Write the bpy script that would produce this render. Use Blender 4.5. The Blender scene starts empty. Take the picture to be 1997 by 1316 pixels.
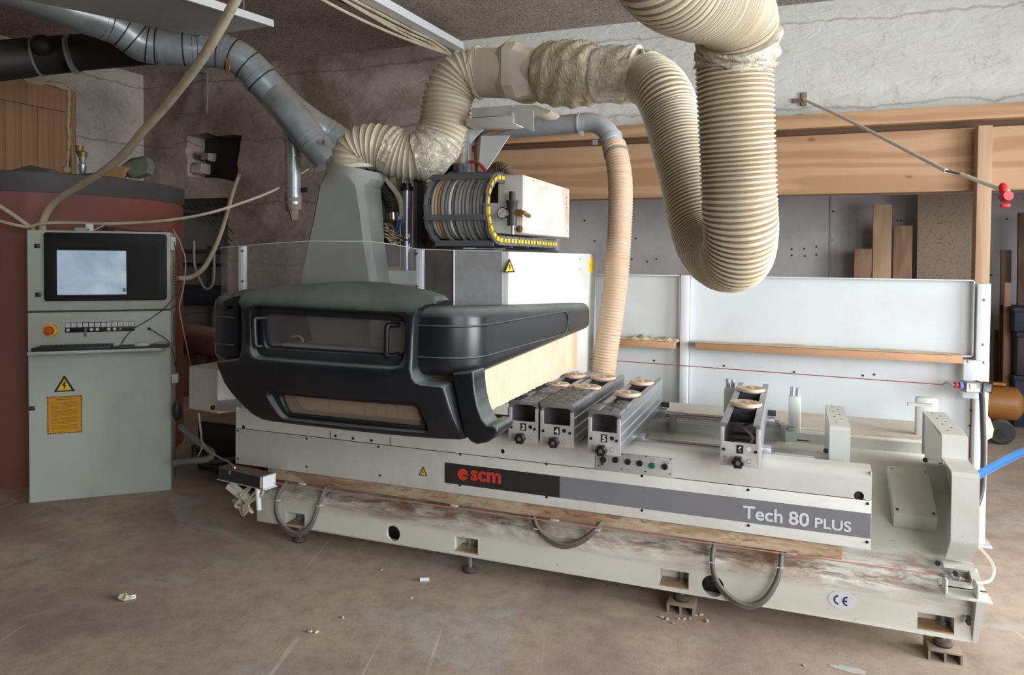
import bpy, bmesh, math, random
from mathutils import Vector, Matrix
random.seed(7)
PI = math.pi
S = bpy.context.scene
COL = S.collection

# ---------------------------------------------------------------- camera
def _axes(yaw, pitch, roll):
    cy, sy = math.cos(yaw), math.sin(yaw); cp, sp = math.cos(pitch), math.sin(pitch)
    r = Vector((cy, -sy, 0)); f = Vector((sy*cp, cy*cp, -sp)); d = f.cross(r)
    cr, sr = math.cos(roll), math.sin(roll)
    return cr*r + sr*d, -sr*r + cr*d, f
CR, CD, CF = _axes(math.radians(-21.0655), math.radians(1.41678), math.radians(-.46678))
FOC, PPX, PPY = 1422.74, 998.5, 536.84
CPOS = Vector((0, 0, 1.6))
cam = bpy.data.objects.new('camera', bpy.data.cameras.new('camera')); COL.objects.link(cam)
m3 = Matrix((CR, -CD, -CF)).transposed()
cam.matrix_world = Matrix.Translation(CPOS) @ m3.to_4x4()
cam.data.sensor_fit = 'HORIZONTAL'; cam.data.sensor_width = 36
cam.data.lens = FOC/1997*36
cam.data.shift_x = 0; cam.data.shift_y = -(658-PPY)/1997
cam.data.clip_start = .05; cam.data.clip_end = 100
S.camera = cam

# ---------------------------------------------------------------- light
w = bpy.data.worlds.new('world'); S.world = w; w.use_nodes = True
bg = w.node_tree.nodes['Background']; bg.inputs[0].default_value = (.86, .93, 1, 1); bg.inputs[1].default_value = .8
def area(name, loc, target, sx, sy, power, col=(1, 1, 1), spread=180):
    l = bpy.data.lights.new(name, 'AREA'); l.shape = 'RECTANGLE'; l.size = sx; l.size_y = sy
    l.energy = power; l.color = col; l.spread = math.radians(spread)
    o = bpy.data.objects.new(name, l); COL.objects.link(o); o.location = loc
    o.rotation_euler = (Vector(target)-Vector(loc)).to_track_quat('-Z', 'Y').to_euler()
    return o
# open workshop door and windows on the right, soft fill lamp added behind the viewer, no window there
area('daylight_door_right', (5.2, 3.0, 1.75), (-1.5, 3.7, 1.3), 3.4, 2.6, 330, (.94, .97, 1), 118)
area('front_fill', (4.2, -2.2, 2.5), (0.4, 4.2, .9), 4.0, 2.6, 215, (.96, .98, 1), 140)
S.view_settings.view_transform = 'Standard'; S.view_settings.look = 'None'
S.view_settings.gamma = 1; S.view_settings.use_curve_mapping = False
S.view_settings.exposure = -0.14

# ---------------------------------------------------------------- coordinates taken from the calibrated view
def ray(px, py):
    return CR*((px-PPX)/FOC) + CD*((py-PPY)/FOC) + CF
def at(px, py, X=None, Y=None, Z=None, t=None):
    d = ray(px, py)
    if X is not None: t = (X-CPOS.x)/d.x
    elif Y is not None: t = (Y-CPOS.y)/d.y
    elif Z is not None: t = (Z-CPOS.z)/d.z
    return CPOS + d*t
def pxs(t): return t/FOC      # metres per picture element at depth t

# ---------------------------------------------------------------- objects
ORG = {}
def prop(o, label=None, cat=None, group=None, kind=None):
    if label: o['label'] = label
    if cat: o['category'] = cat
    if group: o['group'] = group
    if kind: o['kind'] = kind
    return o
def thing(name, loc, label, cat, group=None):
    o = bpy.data.objects.new(name, None); COL.objects.link(o); o.location = loc; o.empty_display_size = .1
    ORG[o] = Vector(loc)
    return prop(o, label, cat, group)
def dup(root, loc, label=None, group=None, rotz=None):
    r = root.copy(); COL.objects.link(r); r.location = loc; ORG[r] = Vector(loc)
    if rotz is not None: r.rotation_euler = (0, 0, rotz)
    if label: r['label'] = label
    if group: r['group'] = group
    for ch in list(root.children):
        c = ch.copy(); COL.objects.link(c); c.parent = r
        for g in list(ch.children):
            d = g.copy(); COL.objects.link(d); d.parent = c
    return r
def spline(pts, n=12, closed=False):
    pts = [Vector(p) for p in pts]; out = []
    if len(pts) < 3:
        return pts
    N = len(pts)
    for i in range(N-1):
        p0 = pts[i-1] if i > 0 else pts[0]*2-pts[1]
        p1, p2 = pts[i], pts[i+1]
        p3 = pts[i+2] if i+2 < N else pts[-1]*2-pts[-2]
        for k in range(n):
            u = k/n
            out.append(.5*((2*p1)+(-p0+p2)*u+(2*p0-5*p1+4*p2-p3)*u*u+(-p0+3*p1-3*p2+p3)*u**3))
    out.append(pts[-1]); return out
def resample(pts, step):
    L = [0]
    for a, b in zip(pts, pts[1:]): L.append(L[-1]+(b-a).length)
    n = max(2, round(L[-1]/step)); out = []; j = 0
    for k in range(n+1):
        s = L[-1]*k/n
        while j < len(L)-2 and L[j+1] < s: j += 1
        u = (s-L[j])/max(1e-9, L[j+1]-L[j]); out.append(pts[j].lerp(pts[j+1], min(1, max(0, u))))
    return out, L[-1]
def frames(pts):
    T = []
    for i in range(len(pts)):
        a = pts[max(0, i-1)]; b = pts[min(len(pts)-1, i+1)]; T.append((b-a).normalized())
    up = Vector((0, 0, 1)) if abs(T[0].z) < .9 else Vector((0, 1, 0))
    n = T[0].cross(up).normalized(); fr = []
    for t in T:
        n = (n - t*n.dot(t)).normalized(); fr.append((t, n, t.cross(n)))
    return fr
def rrect(x0, x1, y0, y1, r, n=4):
    out = []
    for cx, cy, a in ((x1-r, y1-r, 0), (x0+r, y1-r, 90), (x0+r, y0+r, 180), (x1-r, y0+r, 270)):
        for k in range(n+1):
            t = math.radians(a+90*k/n); out.append((cx+r*math.cos(t), cy+r*math.sin(t)))
    return out
class B:
    def __init__(s): s.bm = bmesh.new()
    def face(s, pts, mi=0):
        f = s.bm.faces.new([s.bm.verts.new(p) for p in pts]); f.material_index = mi; return f
    def box(s, x0, x1, y0, y1, z0, z1, bev=0, mi=0, seg=2, M=None):
        r = bmesh.ops.create_cube(s.bm, size=1); vs = r['verts']
        for v in vs: v.co = Vector(((x0+x1)/2+v.co.x*(x1-x0), (y0+y1)/2+v.co.y*(y1-y0), (z0+z1)/2+v.co.z*(z1-z0)))
        if M is not None:
            for v in vs: v.co = M @ v.co
        fs = list({f for v in vs for f in v.link_faces})
        for f in fs: f.material_index = mi
        if bev:
            es = list({e for v in vs for e in v.link_edges})
            bmesh.ops.bevel(s.bm, geom=es, offset=bev, segments=seg, profile=.5, affect='EDGES')
        return s
    def loft(s, rings, caps=True, closed=True, mi=0, mif=None):
        R = [[s.bm.verts.new(p) for p in r] for r in rings]; n = len(R[0])
        for i in range(len(R)-1):
            for k in range(n if closed else n-1):
                f = s.bm.faces.new((R[i][k], R[i][(k+1) % n], R[i+1][(k+1) % n], R[i+1][k]))
                f.material_index = mif(i) if mif else mi
        if caps and closed:
            f = s.bm.faces.new(R[0][::-1]); f.material_index = mi
            f = s.bm.faces.new(R[-1]); f.material_index = mi
        return s
    def cyl(s, a, b, r0, r1=None, n=20, caps=True, mi=0):
        a, b = Vector(a), Vector(b); r1 = r0 if r1 is None else r1
        t, u, v = frames([a, b])[0]
        return s.loft([[c+(u*math.cos(2*PI*k/n)+v*math.sin(2*PI*k/n))*r for k in range(n)] for c, r in ((a, r0), (b, r1))], caps, mi=mi)
    def tube(s, pts, r, n=10, sm=8, caps=True, mi=0, rf=None):
        P = spline(pts, sm) if sm else [Vector(p) for p in pts]; fr = frames(P); N = len(P)
        rings = []
        for i, (c, (t, u, v)) in enumerate(zip(P, fr)):
            rr = rf(i/(N-1)) if rf else r
            rings.append([c+(u*math.cos(2*PI*k/n)+v*math.sin(2*PI*k/n))*rr for k in range(n)])
        return s.loft(rings, caps, mi=mi)
    def hose(s, pts, r, pitch, depth, n=36, rfn=None, ridge=(1, .9, .15, 0, .15, .9)):
        P = spline([Vector(p) for p in pts], 16); sub = len(ridge)
        P, L = resample(P, pitch/sub); fr = frames(P); N = len(P); rings = []
        for i, (c, (t, u, v)) in enumerate(zip(P, fr)):
            rr = (rfn(i/(N-1)) if rfn else r) - depth*(1-ridge[i % sub]) + random.uniform(-.0006, .0006)
            rings.append([c+(u*math.cos(2*PI*k/n)+v*math.sin(2*PI*k/n))*rr for k in range(n)])
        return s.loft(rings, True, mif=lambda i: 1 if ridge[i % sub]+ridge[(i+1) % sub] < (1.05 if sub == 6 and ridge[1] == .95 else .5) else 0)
    def prism(s, poly, ax, a, b, bev=0, seg=2, mi=0):
        def mk(p, v):
            return {'X': (v, p[0], p[1]), 'Y': (p[0], v, p[1]), 'Z': (p[0], p[1], v)}[ax]
        v0 = [s.bm.verts.new(mk(p, a)) for p in poly]; v1 = [s.bm.verts.new(mk(p, b)) for p in poly]
        n = len(poly); fs = [s.bm.faces.new(v0[::-1]), s.bm.faces.new(v1)]
        for k in range(n): fs.append(s.bm.faces.new((v0[k], v0[(k+1) % n], v1[(k+1) % n], v1[k])))
        for f in fs: f.material_index = mi
        if bev:
            bmesh.ops.recalc_face_normals(s.bm, faces=fs)
            bmesh.ops.bevel(s.bm, geom=list({e for v in v0+v1 for e in v.link_edges}), offset=bev, segments=seg, profile=.5, affect='EDGES', clamp_overlap=True)
        return s
    def lathe(s, prof, c, axis=(0, 0, 1), n=28, mi=0):
        c = Vector(c); t = Vector(axis).normalized(); u = t.orthogonal().normalized(); v = t.cross(u)
        return s.loft([[c+t*h+(u*math.cos(2*PI*k/n)+v*math.sin(2*PI*k/n))*max(r, 1e-4) for k in range(n)] for r, h in prof], True, mi=mi)
    def ball(s, c, r, sc=(1, 1, 1), n=12, mi=0):
        M = Matrix.Translation(c) @ Matrix.Diagonal((*sc, 1))
        q = bmesh.ops.create_uvsphere(s.bm, u_segments=n*2, v_segments=n, radius=r, matrix=M)
        for v in q['verts']:
            for f in v.link_faces: f.material_index = mi
        return s
    def jitter(s, a):
        for v in s.bm.verts: v.co += Vector([random.uniform(-a, a) for _ in range(3)])
        return s
    def build(s, name, mat, parent=None, smooth=40, cut=None, recalc=True):
        bm = s.bm
        if recalc: bmesh.ops.recalc_face_normals(bm, faces=bm.faces)
        me = bpy.data.meshes.new(name)
        for m in (mat if isinstance(mat, (list, tuple)) else [mat]): me.materials.append(m)
        if parent is not None:
            root = parent
            org = ORG[root]
        else:
            xs = [v.co for v in bm.verts]
            lo = Vector([min(c[i] for c in xs) for i in range(3)]); hi = Vector([max(c[i] for c in xs) for i in range(3)])
            org = Vector(((lo.x+hi.x)/2, (lo.y+hi.y)/2, lo.z))
        if cut:
            tmp = bpy.data.meshes.new('t'); bm.to_mesh(tmp); o1 = bpy.data.objects.new('t1', tmp); COL.objects.link(o1)
            killers = []
            for cb in cut:
                bmesh.ops.recalc_face_normals(cb.bm, faces=cb.bm.faces)
                tm = bpy.data.meshes.new('t'); cb.bm.to_mesh(tm); o2 = bpy.data.objects.new('t2', tm); COL.objects.link(o2); killers.append(o2)
                md = o1.modifiers.new('b', 'BOOLEAN'); md.operation = 'DIFFERENCE'; md.object = o2; md.solver = 'EXACT'
            dg = bpy.context.evaluated_depsgraph_get(); dg.update()
            m2 = bpy.data.meshes.new_from_object(o1.evaluated_get(dg))
            bm = bmesh.new(); bm.from_mesh(m2)
            for k in killers+[o1]: bpy.data.objects.remove(k)
        if s.post: bm = s.post(bm) or bm
        bmesh.ops.translate(bm, verts=bm.verts, vec=-org)
        ca = math.radians(smooth)
        for f in bm.faces: f.smooth = smooth > 0
        for e in bm.edges:
            if len(e.link_faces) == 2: e.smooth = e.calc_face_angle(0) < ca
        bm.to_mesh(me); bm.free(); me.update()
        o = bpy.data.objects.new(name, me); COL.objects.link(o)
        ORG[o] = org
        if parent is not None: o.parent = parent
        else: o.location = org
        return o
    post = None
def lettering(body, name, mat, origin, xdir, updir, size, parent, bold=0, ext=.0006, align='LEFT', spacing=1):
    cu = bpy.data.curves.new('t', 'FONT'); cu.body = body; cu.size = size; cu.extrude = ext; cu.offset = bold
    cu.align_x = align; cu.space_character = spacing
    o = bpy.data.objects.new('t', cu); COL.objects.link(o)
    dg = bpy.context.evaluated_depsgraph_get(); dg.update()
    me = bpy.data.meshes.new_from_object(o.evaluated_get(dg)); bpy.data.objects.remove(o)
    x = Vector(xdir).normalized(); y = Vector(updir).normalized(); z = x.cross(y).normalized(); y = z.cross(x)
    M = Matrix((x, y, z)).transposed().to_4x4(); M.translation = Vector(origin)-ORG[parent]
    me.transform(M); me.materials.clear(); me.materials.append(mat); me.name = name
    q = bpy.data.objects.new(name, me); COL.objects.link(q); q.parent = parent; ORG[q] = ORG[parent]
    return q
# ---------------------------------------------------------------- materials
def newmat(name):
    m = bpy.data.materials.new(name); m.use_nodes = True; nt = m.node_tree
    return m, nt, nt.nodes, nt.links, nt.nodes['Principled BSDF']
def c4(c): return (c[0], c[1], c[2], 1)
def sr(r, g, b):  # 0-255 display colour to linear
    return tuple(((v/255)/12.92 if v/255 <= .04045 else ((v/255+.055)/1.055)**2.4) for v in (r, g, b))
def coords(nt, sc=(1, 1, 1), world=False):
    if world: src = nt.nodes.new('ShaderNodeNewGeometry').outputs['Position']
    else: src = nt.nodes.new('ShaderNodeTexCoord').outputs['Object']
    mp = nt.nodes.new('ShaderNodeMapping'); mp.inputs['Scale'].default_value = sc
    nt.links.new(src, mp.inputs['Vector']); return mp.outputs['Vector']
def noise(nt, vec, scale, detail=6, rough=.6, dist=0):
    n = nt.nodes.new('ShaderNodeTexNoise'); n.inputs['Scale'].default_value = scale; n.inputs['Detail'].default_value = detail
    n.inputs['Roughness'].default_value = rough; n.inputs['Distortion'].default_value = dist
    nt.links.new(vec, n.inputs['Vector']); return n.outputs['Fac']
def ramp(nt, fac, stops):
    r = nt.nodes.new('ShaderNodeValToRGB'); e = r.color_ramp.elements
    while len(e) < len(stops): e.new(.5)
    for k, (p, c) in enumerate(stops):
        e[k].position = p; e[k].color = c4(c) if isinstance(c, (tuple, list)) else (c, c, c, 1)
    nt.links.new(fac, r.inputs['Fac']); return r.outputs['Color']
def mix(nt, fac, a, b, mode='MIX'):
    m = nt.nodes.new('ShaderNodeMix'); m.data_type = 'RGBA'; m.blend_type = mode
    for sock, v in ((m.inputs[0], fac), (m.inputs[6], a), (m.inputs[7], b)):
        if isinstance(v, (int, float)): sock.default_value = v
        elif isinstance(v, (tuple, list)): sock.default_value = c4(v)
        else: nt.links.new(v, sock)
    return m.outputs[2]
def math_(nt, op, a, b=None, clamp=False):
    m = nt.nodes.new('ShaderNodeMath'); m.operation = op; m.use_clamp = clamp
    for k, v in enumerate((a, b)):
        if v is None: continue
        if isinstance(v, (int, float)): m.inputs[k].default_value = v
        else: nt.links.new(v, m.inputs[k])
    return m.outputs[0]
def bump(nt, h, strength, dist=.01, prev=None):
    b = nt.nodes.new('ShaderNodeBump'); b.inputs['Strength'].default_value = strength; b.inputs['Distance'].default_value = dist
    nt.links.new(h, b.inputs['Height'])
    if prev: nt.links.new(prev, b.inputs['Normal'])
    return b.outputs['Normal']
def normal_z(nt):
    g = nt.nodes.new('ShaderNodeNewGeometry'); s = nt.nodes.new('ShaderNodeSeparateXYZ')
    nt.links.new(g.outputs['Normal'], s.inputs[0]); return s.outputs['Z']
def pos(nt, ax):
    g = nt.nodes.new('ShaderNodeNewGeometry'); s = nt.nodes.new('ShaderNodeSeparateXYZ')
    nt.links.new(g.outputs['Position'], s.inputs[0]); return s.outputs[ax]

DUST = sr(176, 150, 122)
def paint(name, col, rough=.45, metal=0, var=.12, vs=3, dirt=None, dirt_amt=.35, dirt_scale=4, speck=0, topdust=0, dust=DUST, bmp=.05, bscale=40, spec=.5, coat=0, lo=.35, hi=.9):
    m, nt, N, L, bs = newmat(name)
    v = coords(nt); base = mix(nt, ramp(nt, noise(nt, v, vs, 5), [(.3, 0), (.7, 1)]), tuple(c*(1-var) for c in col), tuple(min(1, c*(1+var*.5)) for c in col))
    if dirt:
        f = ramp(nt, noise(nt, v, dirt_scale, 8, .65, .3), [(.5, 0), (.72, 1)])
        base = mix(nt, math_(nt, 'MULTIPLY', f, dirt_amt), base, dirt)
    if speck:
        f = ramp(nt, noise(nt, v, 55, 3, .6), [(.70, 0), (.74, 1)])
        base = mix(nt, math_(nt, 'MULTIPLY', f, speck), base, sr(90, 70, 50))
    if topdust:
        f = math_(nt, 'MULTIPLY', ramp(nt, normal_z(nt), [(lo, 0), (hi, 1)]), ramp(nt, noise(nt, v, 6, 6), [(.2, .55), (.7, 1)]))
        f = math_(nt, 'MULTIPLY', f, topdust)
        base = mix(nt, f, base, dust)
        rr = math_(nt, 'MULTIPLY_ADD', f, .5); rr.node.inputs[2].default_value = rough
        L.new(math_(nt, 'MINIMUM', rr, .95), bs.inputs['Roughness'])
        mm = math_(nt, 'MULTIPLY', math_(nt, 'SUBTRACT', 1.0, f, True), metal); L.new(mm, bs.inputs['Metallic'])
    else:
        bs.inputs['Roughness'].default_value = rough; bs.inputs['Metallic'].default_value = metal
    L.new(base, bs.inputs['Base Color']); bs.inputs['Specular IOR Level'].default_value = spec
    bs.inputs['Coat Weight'].default_value = coat
    if bmp: L.new(bump(nt, noise(nt, v, bscale, 4), bmp, .004), bs.inputs['Normal'])
    return m
def plain(name, col, rough=.5, metal=0, emit=0):
    m, nt, N, L, bs = newmat(name); bs.inputs['Base Color'].default_value = c4(col)
    bs.inputs['Roughness'].default_value = rough; bs.inputs['Metallic'].default_value = metal
    if emit: bs.inputs['Emission Color'].default_value = c4(col); bs.inputs['Emission Strength'].default_value = emit
    return m
def wood(name, light, dark, axis='X', scale=1, knots=.7, rough=.7, world=True):
    m, nt, N, L, bs = newmat(name)
    st = {'X': (.09, 1, 1), 'Y': (1, .09, 1), 'Z': (1, 1, .09)}[axis]
    v = coords(nt, tuple(s*scale for s in st), world)
    n1 = noise(nt, v, 3.2, 3, .5, .6)
    wv = N.new('ShaderNodeTexWave'); wv.wave_type = 'RINGS'; wv.inputs['Scale'].default_value = 5.5; wv.inputs['Distortion'].default_value = 9
    wv.inputs['Detail'].default_value = 2; wv.inputs['Detail Scale'].default_value = .8; L.new(v, wv.inputs['Vector'])
    base = mix(nt, ramp(nt, wv.outputs['Fac'], [(.25, 0), (.8, .75)]), light, dark)
    v2 = coords(nt, tuple(s*scale for s in {'X': (.02, 1, 1), 'Y': (1, .02, 1), 'Z': (1, 1, .02)}[axis]), world)
    base = mix(nt, ramp(nt, noise(nt, v2, 90, 2), [(.4, 0), (.7, .35)]), base, tuple(c*.72 for c in light))
    if knots:
        vk = coords(nt, tuple(s*scale for s in {'X': (.55, 1, 1), 'Y': (1, .55, 1), 'Z': (1, 1, .55)}[axis]), world)
        vo = N.new('ShaderNodeTexVoronoi'); vo.inputs['Scale'].default_value = 4.6; L.new(vk, vo.inputs['Vector'])
        base = mix(nt, math_(nt, 'MULTIPLY', ramp(nt, vo.outputs['Distance'], [(.06, 1), (.10, 0)]), knots), base, tuple(c*.35 for c in dark))
    base = mix(nt, math_(nt, 'MULTIPLY', n1, .35), base, tuple(c*.8 for c in dark))
    L.new(base, bs.inputs['Base Color']); bs.inputs['Roughness'].default_value = rough
    L.new(bump(nt, wv.outputs['Fac'], .1, .003), bs.inputs['Normal'])
    return m
def pane(name, tint, film, filmcol, rough=.12):
    m, nt, N, L, bs = newmat(name)
    out = N['Material Output']; tr = N.new('ShaderNodeBsdfTransparent'); tr.inputs[0].default_value = c4(tint)
    gl = N.new('ShaderNodeBsdfGlossy'); gl.inputs['Roughness'].default_value = rough
    df = N.new('ShaderNodeBsdfDiffuse'); df.inputs[0].default_value = c4(filmcol)
    a = N.new('ShaderNodeMixShader'); v = coords(nt)
    f = math_(nt, 'MULTIPLY', ramp(nt, noise(nt, v, 5, 6), [(.3, .55), (.75, 1)]), film)
    L.new(f, a.inputs[0]); L.new(tr.outputs[0], a.inputs[1]); L.new(df.outputs[0], a.inputs[2])
    b = N.new('ShaderNodeMixShader'); fr = N.new('ShaderNodeLayerWeight'); fr.inputs['Blend'].default_value = .5
    L.new(math_(nt, 'ADD', math_(nt, 'MULTIPLY', math_(nt, 'POWER', fr.outputs['Facing'], 4.0), .6), .03), b.inputs[0]); L.new(a.outputs[0], b.inputs[1]); L.new(gl.outputs[0], b.inputs[2])
    L.new(b.outputs[0], out.inputs[0]); return m

BROWN = sr(120, 88, 60)
M = {}
M['white'] = paint('white_machine_paint', (.63, .645, .61), .38, dirt=sr(168, 148, 118), dirt_amt=.35, dirt_scale=2.2, speck=.25, topdust=.25, dust=sr(208, 200, 174), var=.06)
M['white_stain'] = paint('stained_machine_paint', (.56, .54, .46), .5, dirt=BROWN, dirt_amt=.9, dirt_scale=3.5, speck=.5, topdust=.5, dust=sr(150, 118, 85))
M['fence'] = paint('guard_paint', (.64, .68, .70), .35, dirt=sr(190, 190, 180), dirt_amt=.4, dirt_scale=2, topdust=.4, var=.04)
M['cabinet'] = paint('cabinet_paint', (.47, .53, .48), .45, dirt=sr(130, 130, 115), dirt_amt=.25, dirt_scale=2, topdust=.5, var=.05)
M['steelgrey'] = paint('grey_steel_paint', (.33, .35, .35), .45, topdust=.4)
M['chain'] = paint('grey_chain_plastic', sr(98, 100, 104), .5, topdust=.3)
M['hood'] = paint('black_hood_plastic', (.012, .0135, .017), .33, spec=.38, topdust=.8, dust=sr(128, 136, 132), var=.2, bmp=.03, dirt=sr(70, 66, 64), dirt_amt=.10, dirt_scale=3, lo=.08, hi=.75)
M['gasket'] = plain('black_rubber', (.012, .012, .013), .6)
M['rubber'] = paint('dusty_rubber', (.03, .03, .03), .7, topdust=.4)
M['galv_light'] = paint('light_galvanised_steel', sr(176, 184, 188), .4, .2, topdust=.8, dust=sr(176, 146, 120), dirt=sr(140, 140, 138), dirt_amt=.4)
M['suction'] = paint('grey_suction_plastic', sr(150, 155, 151), .6, topdust=.5, dust=sr(168, 164, 150), dirt=sr(150, 145, 132), dirt_amt=.5, dirt_scale=2.5)
M['hose'] = paint('cream_hose_ribs', sr(204, 198, 176), .42, topdust=.35, dust=sr(206, 196, 158), dirt=sr(182, 156, 124), dirt_amt=.6, dirt_scale=2.2, bmp=.1)
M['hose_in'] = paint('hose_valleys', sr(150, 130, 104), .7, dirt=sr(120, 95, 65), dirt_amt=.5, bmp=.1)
M['duct_plastic'] = paint('dusty_plastic_duct', sr(208, 204, 188), .6, topdust=.7, dust=sr(224, 214, 176), dirt=sr(150, 140, 120), dirt_amt=.4)
M['galv'] = paint('galvanised_steel', sr(160, 168, 170), .32, .5, topdust=.85, dust=sr(158, 124, 98), var=.25, vs=6, dirt=sr(110, 105, 98), dirt_amt=.4)
M['galv_dark'] = paint('sooty_duct_steel', sr(44, 40, 38), .6, .3, topdust=.5, dust=sr(60, 48, 40))
M['alu'] = paint('aluminium', sr(178, 182, 188), .32, .75, topdust=.25, dust=sr(165, 155, 145), var=.08)
M['alu_dark'] = paint('brushed_dark_aluminium', sr(120, 120, 122), .45, .5, topdust=.3, dust=sr(130, 122, 116))
M['steel'] = plain('bright_steel', (.6, .62, .63), .18, 1)
M['stainless'] = paint('stainless_sheet', sr(172, 173, 176), .35, .25, var=.2, vs=8, dirt=sr(120, 118, 115), dirt_amt=.5, dirt_scale=8)
M['darksteel'] = paint('dark_steel', (.05, .05, .05), .5, .3, topdust=.5)
M['brownsteel'] = paint('dusty_brown_steel', sr(92, 70, 52), .75, topdust=.5, dust=sr(150, 120, 90), dirt=sr(60, 45, 35), dirt_amt=.6)
M['brass'] = plain('brass', sr(128, 104, 66), .5, .5)
M['ledge'] = paint('dusty_white_ledge', sr(206, 200, 186), .8, dirt=sr(190, 164, 128), dirt_amt=.9, dirt_scale=3, bmp=.3)
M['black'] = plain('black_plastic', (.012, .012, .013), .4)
M['blackstripe'] = paint('black_stripe', (.025, .024, .024), .4, dirt=sr(90, 80, 70), dirt_amt=.2)
M['greystripe'] = paint('grey_stripe', sr(124, 126, 132), .42, var=.06, dirt=sr(140, 130, 120), dirt_amt=.25)
M['scmred'] = plain('red_lettering', sr(200, 62, 48), .45)
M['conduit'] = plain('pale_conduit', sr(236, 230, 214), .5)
M['letter'] = plain('pale_lettering', sr(214, 218, 222), .45)
M['inkblack'] = plain('ink', (.012, .012, .012), .5)
M['inkgrey'] = plain('grey_ink', sr(105, 105, 108), .6)
M['inkblue'] = plain('blue_ink', sr(36, 34, 96), .5)
M['yellow'] = plain('warning_yellow', sr(236, 200, 40), .5)
M['amber'] = plain('amber_sticker', sr(206, 148, 30), .5)
M['red'] = plain('red_plastic', sr(206, 36, 40), .4)
M['estop'] = plain('orange_red_button', sr(214, 70, 34), .4)
M['green'] = plain('green_plastic', sr(22, 104, 84), .35)
M['blue'] = plain('blue_hose', sr(70, 140, 220), .35)
M['whiteplastic'] = plain('white_plastic', sr(212, 216, 216), .45)
M['keyplastic'] = paint('dark_keyboard_plastic', (.02, .022, .024), .5, topdust=.1)
M['cord'] = paint('pale_cord', sr(186, 176, 152), .6, dirt=sr(120, 100, 80), dirt_amt=.6)
M['greycord'] = plain('grey_cord', sr(120, 122, 118), .5)
M['cableblack'] = paint('black_cable', (.02, .02, .02), .5, topdust=.3)
M['clear'] = plain('clear_tube', sr(214, 206, 188), .2)
M['wire'] = plain('red_wire', sr(150, 52, 56), .4)
M['wirepink'] = plain('pale_red_wire', sr(196, 130, 124), .4)
M['acrylic'] = pane('clear_acrylic', (.985, .985, .99), .10, sr(205, 208, 210), .08)
M['acrylic2'] = pane('dusty_window_pane', (.93, .93, .94), .13, sr(170, 165, 165), .10)
M['acrylic3'] = pane('brown_dusty_pane', (.92, .90, .88), .35, sr(176, 156, 140), .15)
M['curtain'] = paint('beige_strip_curtain', sr(206, 180, 154), .7, dirt=sr(190, 150, 110), dirt_amt=.5, dirt_scale=5)
M['sawdust'] = paint('sawdust', sr(196, 180, 152), .95, bmp=.6, bscale=90)
M['cardboard'] = paint('brown_board', sr(178, 138, 104), .8)
M['pinebeam'] = wood('pine_beam', sr(204, 168, 132), sr(172, 130, 94), 'X', 1)
M['pinerail'] = wood('pine_rail', sr(204, 166, 128), sr(176, 134, 98), 'X', 1.4, .6)
M['pinepost'] = wood('pine_post', sr(206, 174, 142), sr(182, 144, 112), 'Z', 1.6, .5)
M['plank'] = wood('plank_wood', sr(172, 138, 110), sr(138, 104, 80), 'Z', 2, .5)
M['plankdark'] = wood('dark_plank_wood', sr(110, 84, 66), sr(80, 60, 48), 'Z', 2, .3)
M['boarding'] = wood('wall_boarding', sr(172, 132, 98), sr(160, 118, 86), 'Z', .8, .6)
M['foam'] = paint('cured_foam', sr(186, 170, 130), .9, bmp=.8, bscale=30)
M['chip'] = paint('particle_board', sr(164, 144, 126), .9, dirt=sr(112, 90, 72), dirt_amt=.7, dirt_scale=42, bmp=.2, var=.05)
M['loop'] = paint('dusty_grey_cable', sr(104, 100, 94), .6, topdust=.5, dust=sr(150, 130, 108))
M['hose_tan'] = paint('tan_dusty_hose', sr(200, 172, 146), .6, dirt=sr(168, 134, 104), dirt_amt=.6, topdust=.4, dust=sr(208, 184, 156))
M['tank'] = paint('red_tank_paint', sr(124, 70, 60), .6, dirt=sr(128, 84, 66), dirt_amt=.5, dirt_scale=1.5, topdust=.5, vs=1.2)
M['tankband'] = paint('dark_tank_band', sr(64, 62, 62), .6, topdust=.6, dirt=sr(90, 86, 84), dirt_amt=.4)
M['rag'] = paint('green_grey_rag', sr(104, 112, 98), .9, var=.3, vs=9, dirt=sr(70, 78, 66), dirt_amt=.6)
M['tan'] = paint('tan_paper', sr(170, 134, 84), .8)
M['orange'] = paint('orange_tank_paint', sr(150, 98, 44), .5, dirt=sr(120, 80, 40), dirt_amt=.4)
M['navy'] = paint('dark_blue_crate', sr(40, 46, 66), .6)
M['concrete_block'] = paint('dusty_steel_block', sr(142, 130, 118), .85, topdust=.7, dirt=BROWN, dirt_amt=.6)
M['disc'] = paint('beige_pod_disc', sr(206, 182, 154), .6, topdust=.3, dust=sr(230, 205, 170), dirt=sr(170, 130, 96), dirt_amt=.5)
M['podblock'] = plain('dark_blue_grey_pod', sr(44, 50, 62), .5)
M['plate'] = paint('grey_grip_plate', sr(112, 112, 114), .7, topdust=.3, dust=sr(140, 136, 132))
M['endplate'] = paint('anodised_end_plate', sr(190, 190, 190), .4, .3, var=.04)

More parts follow.
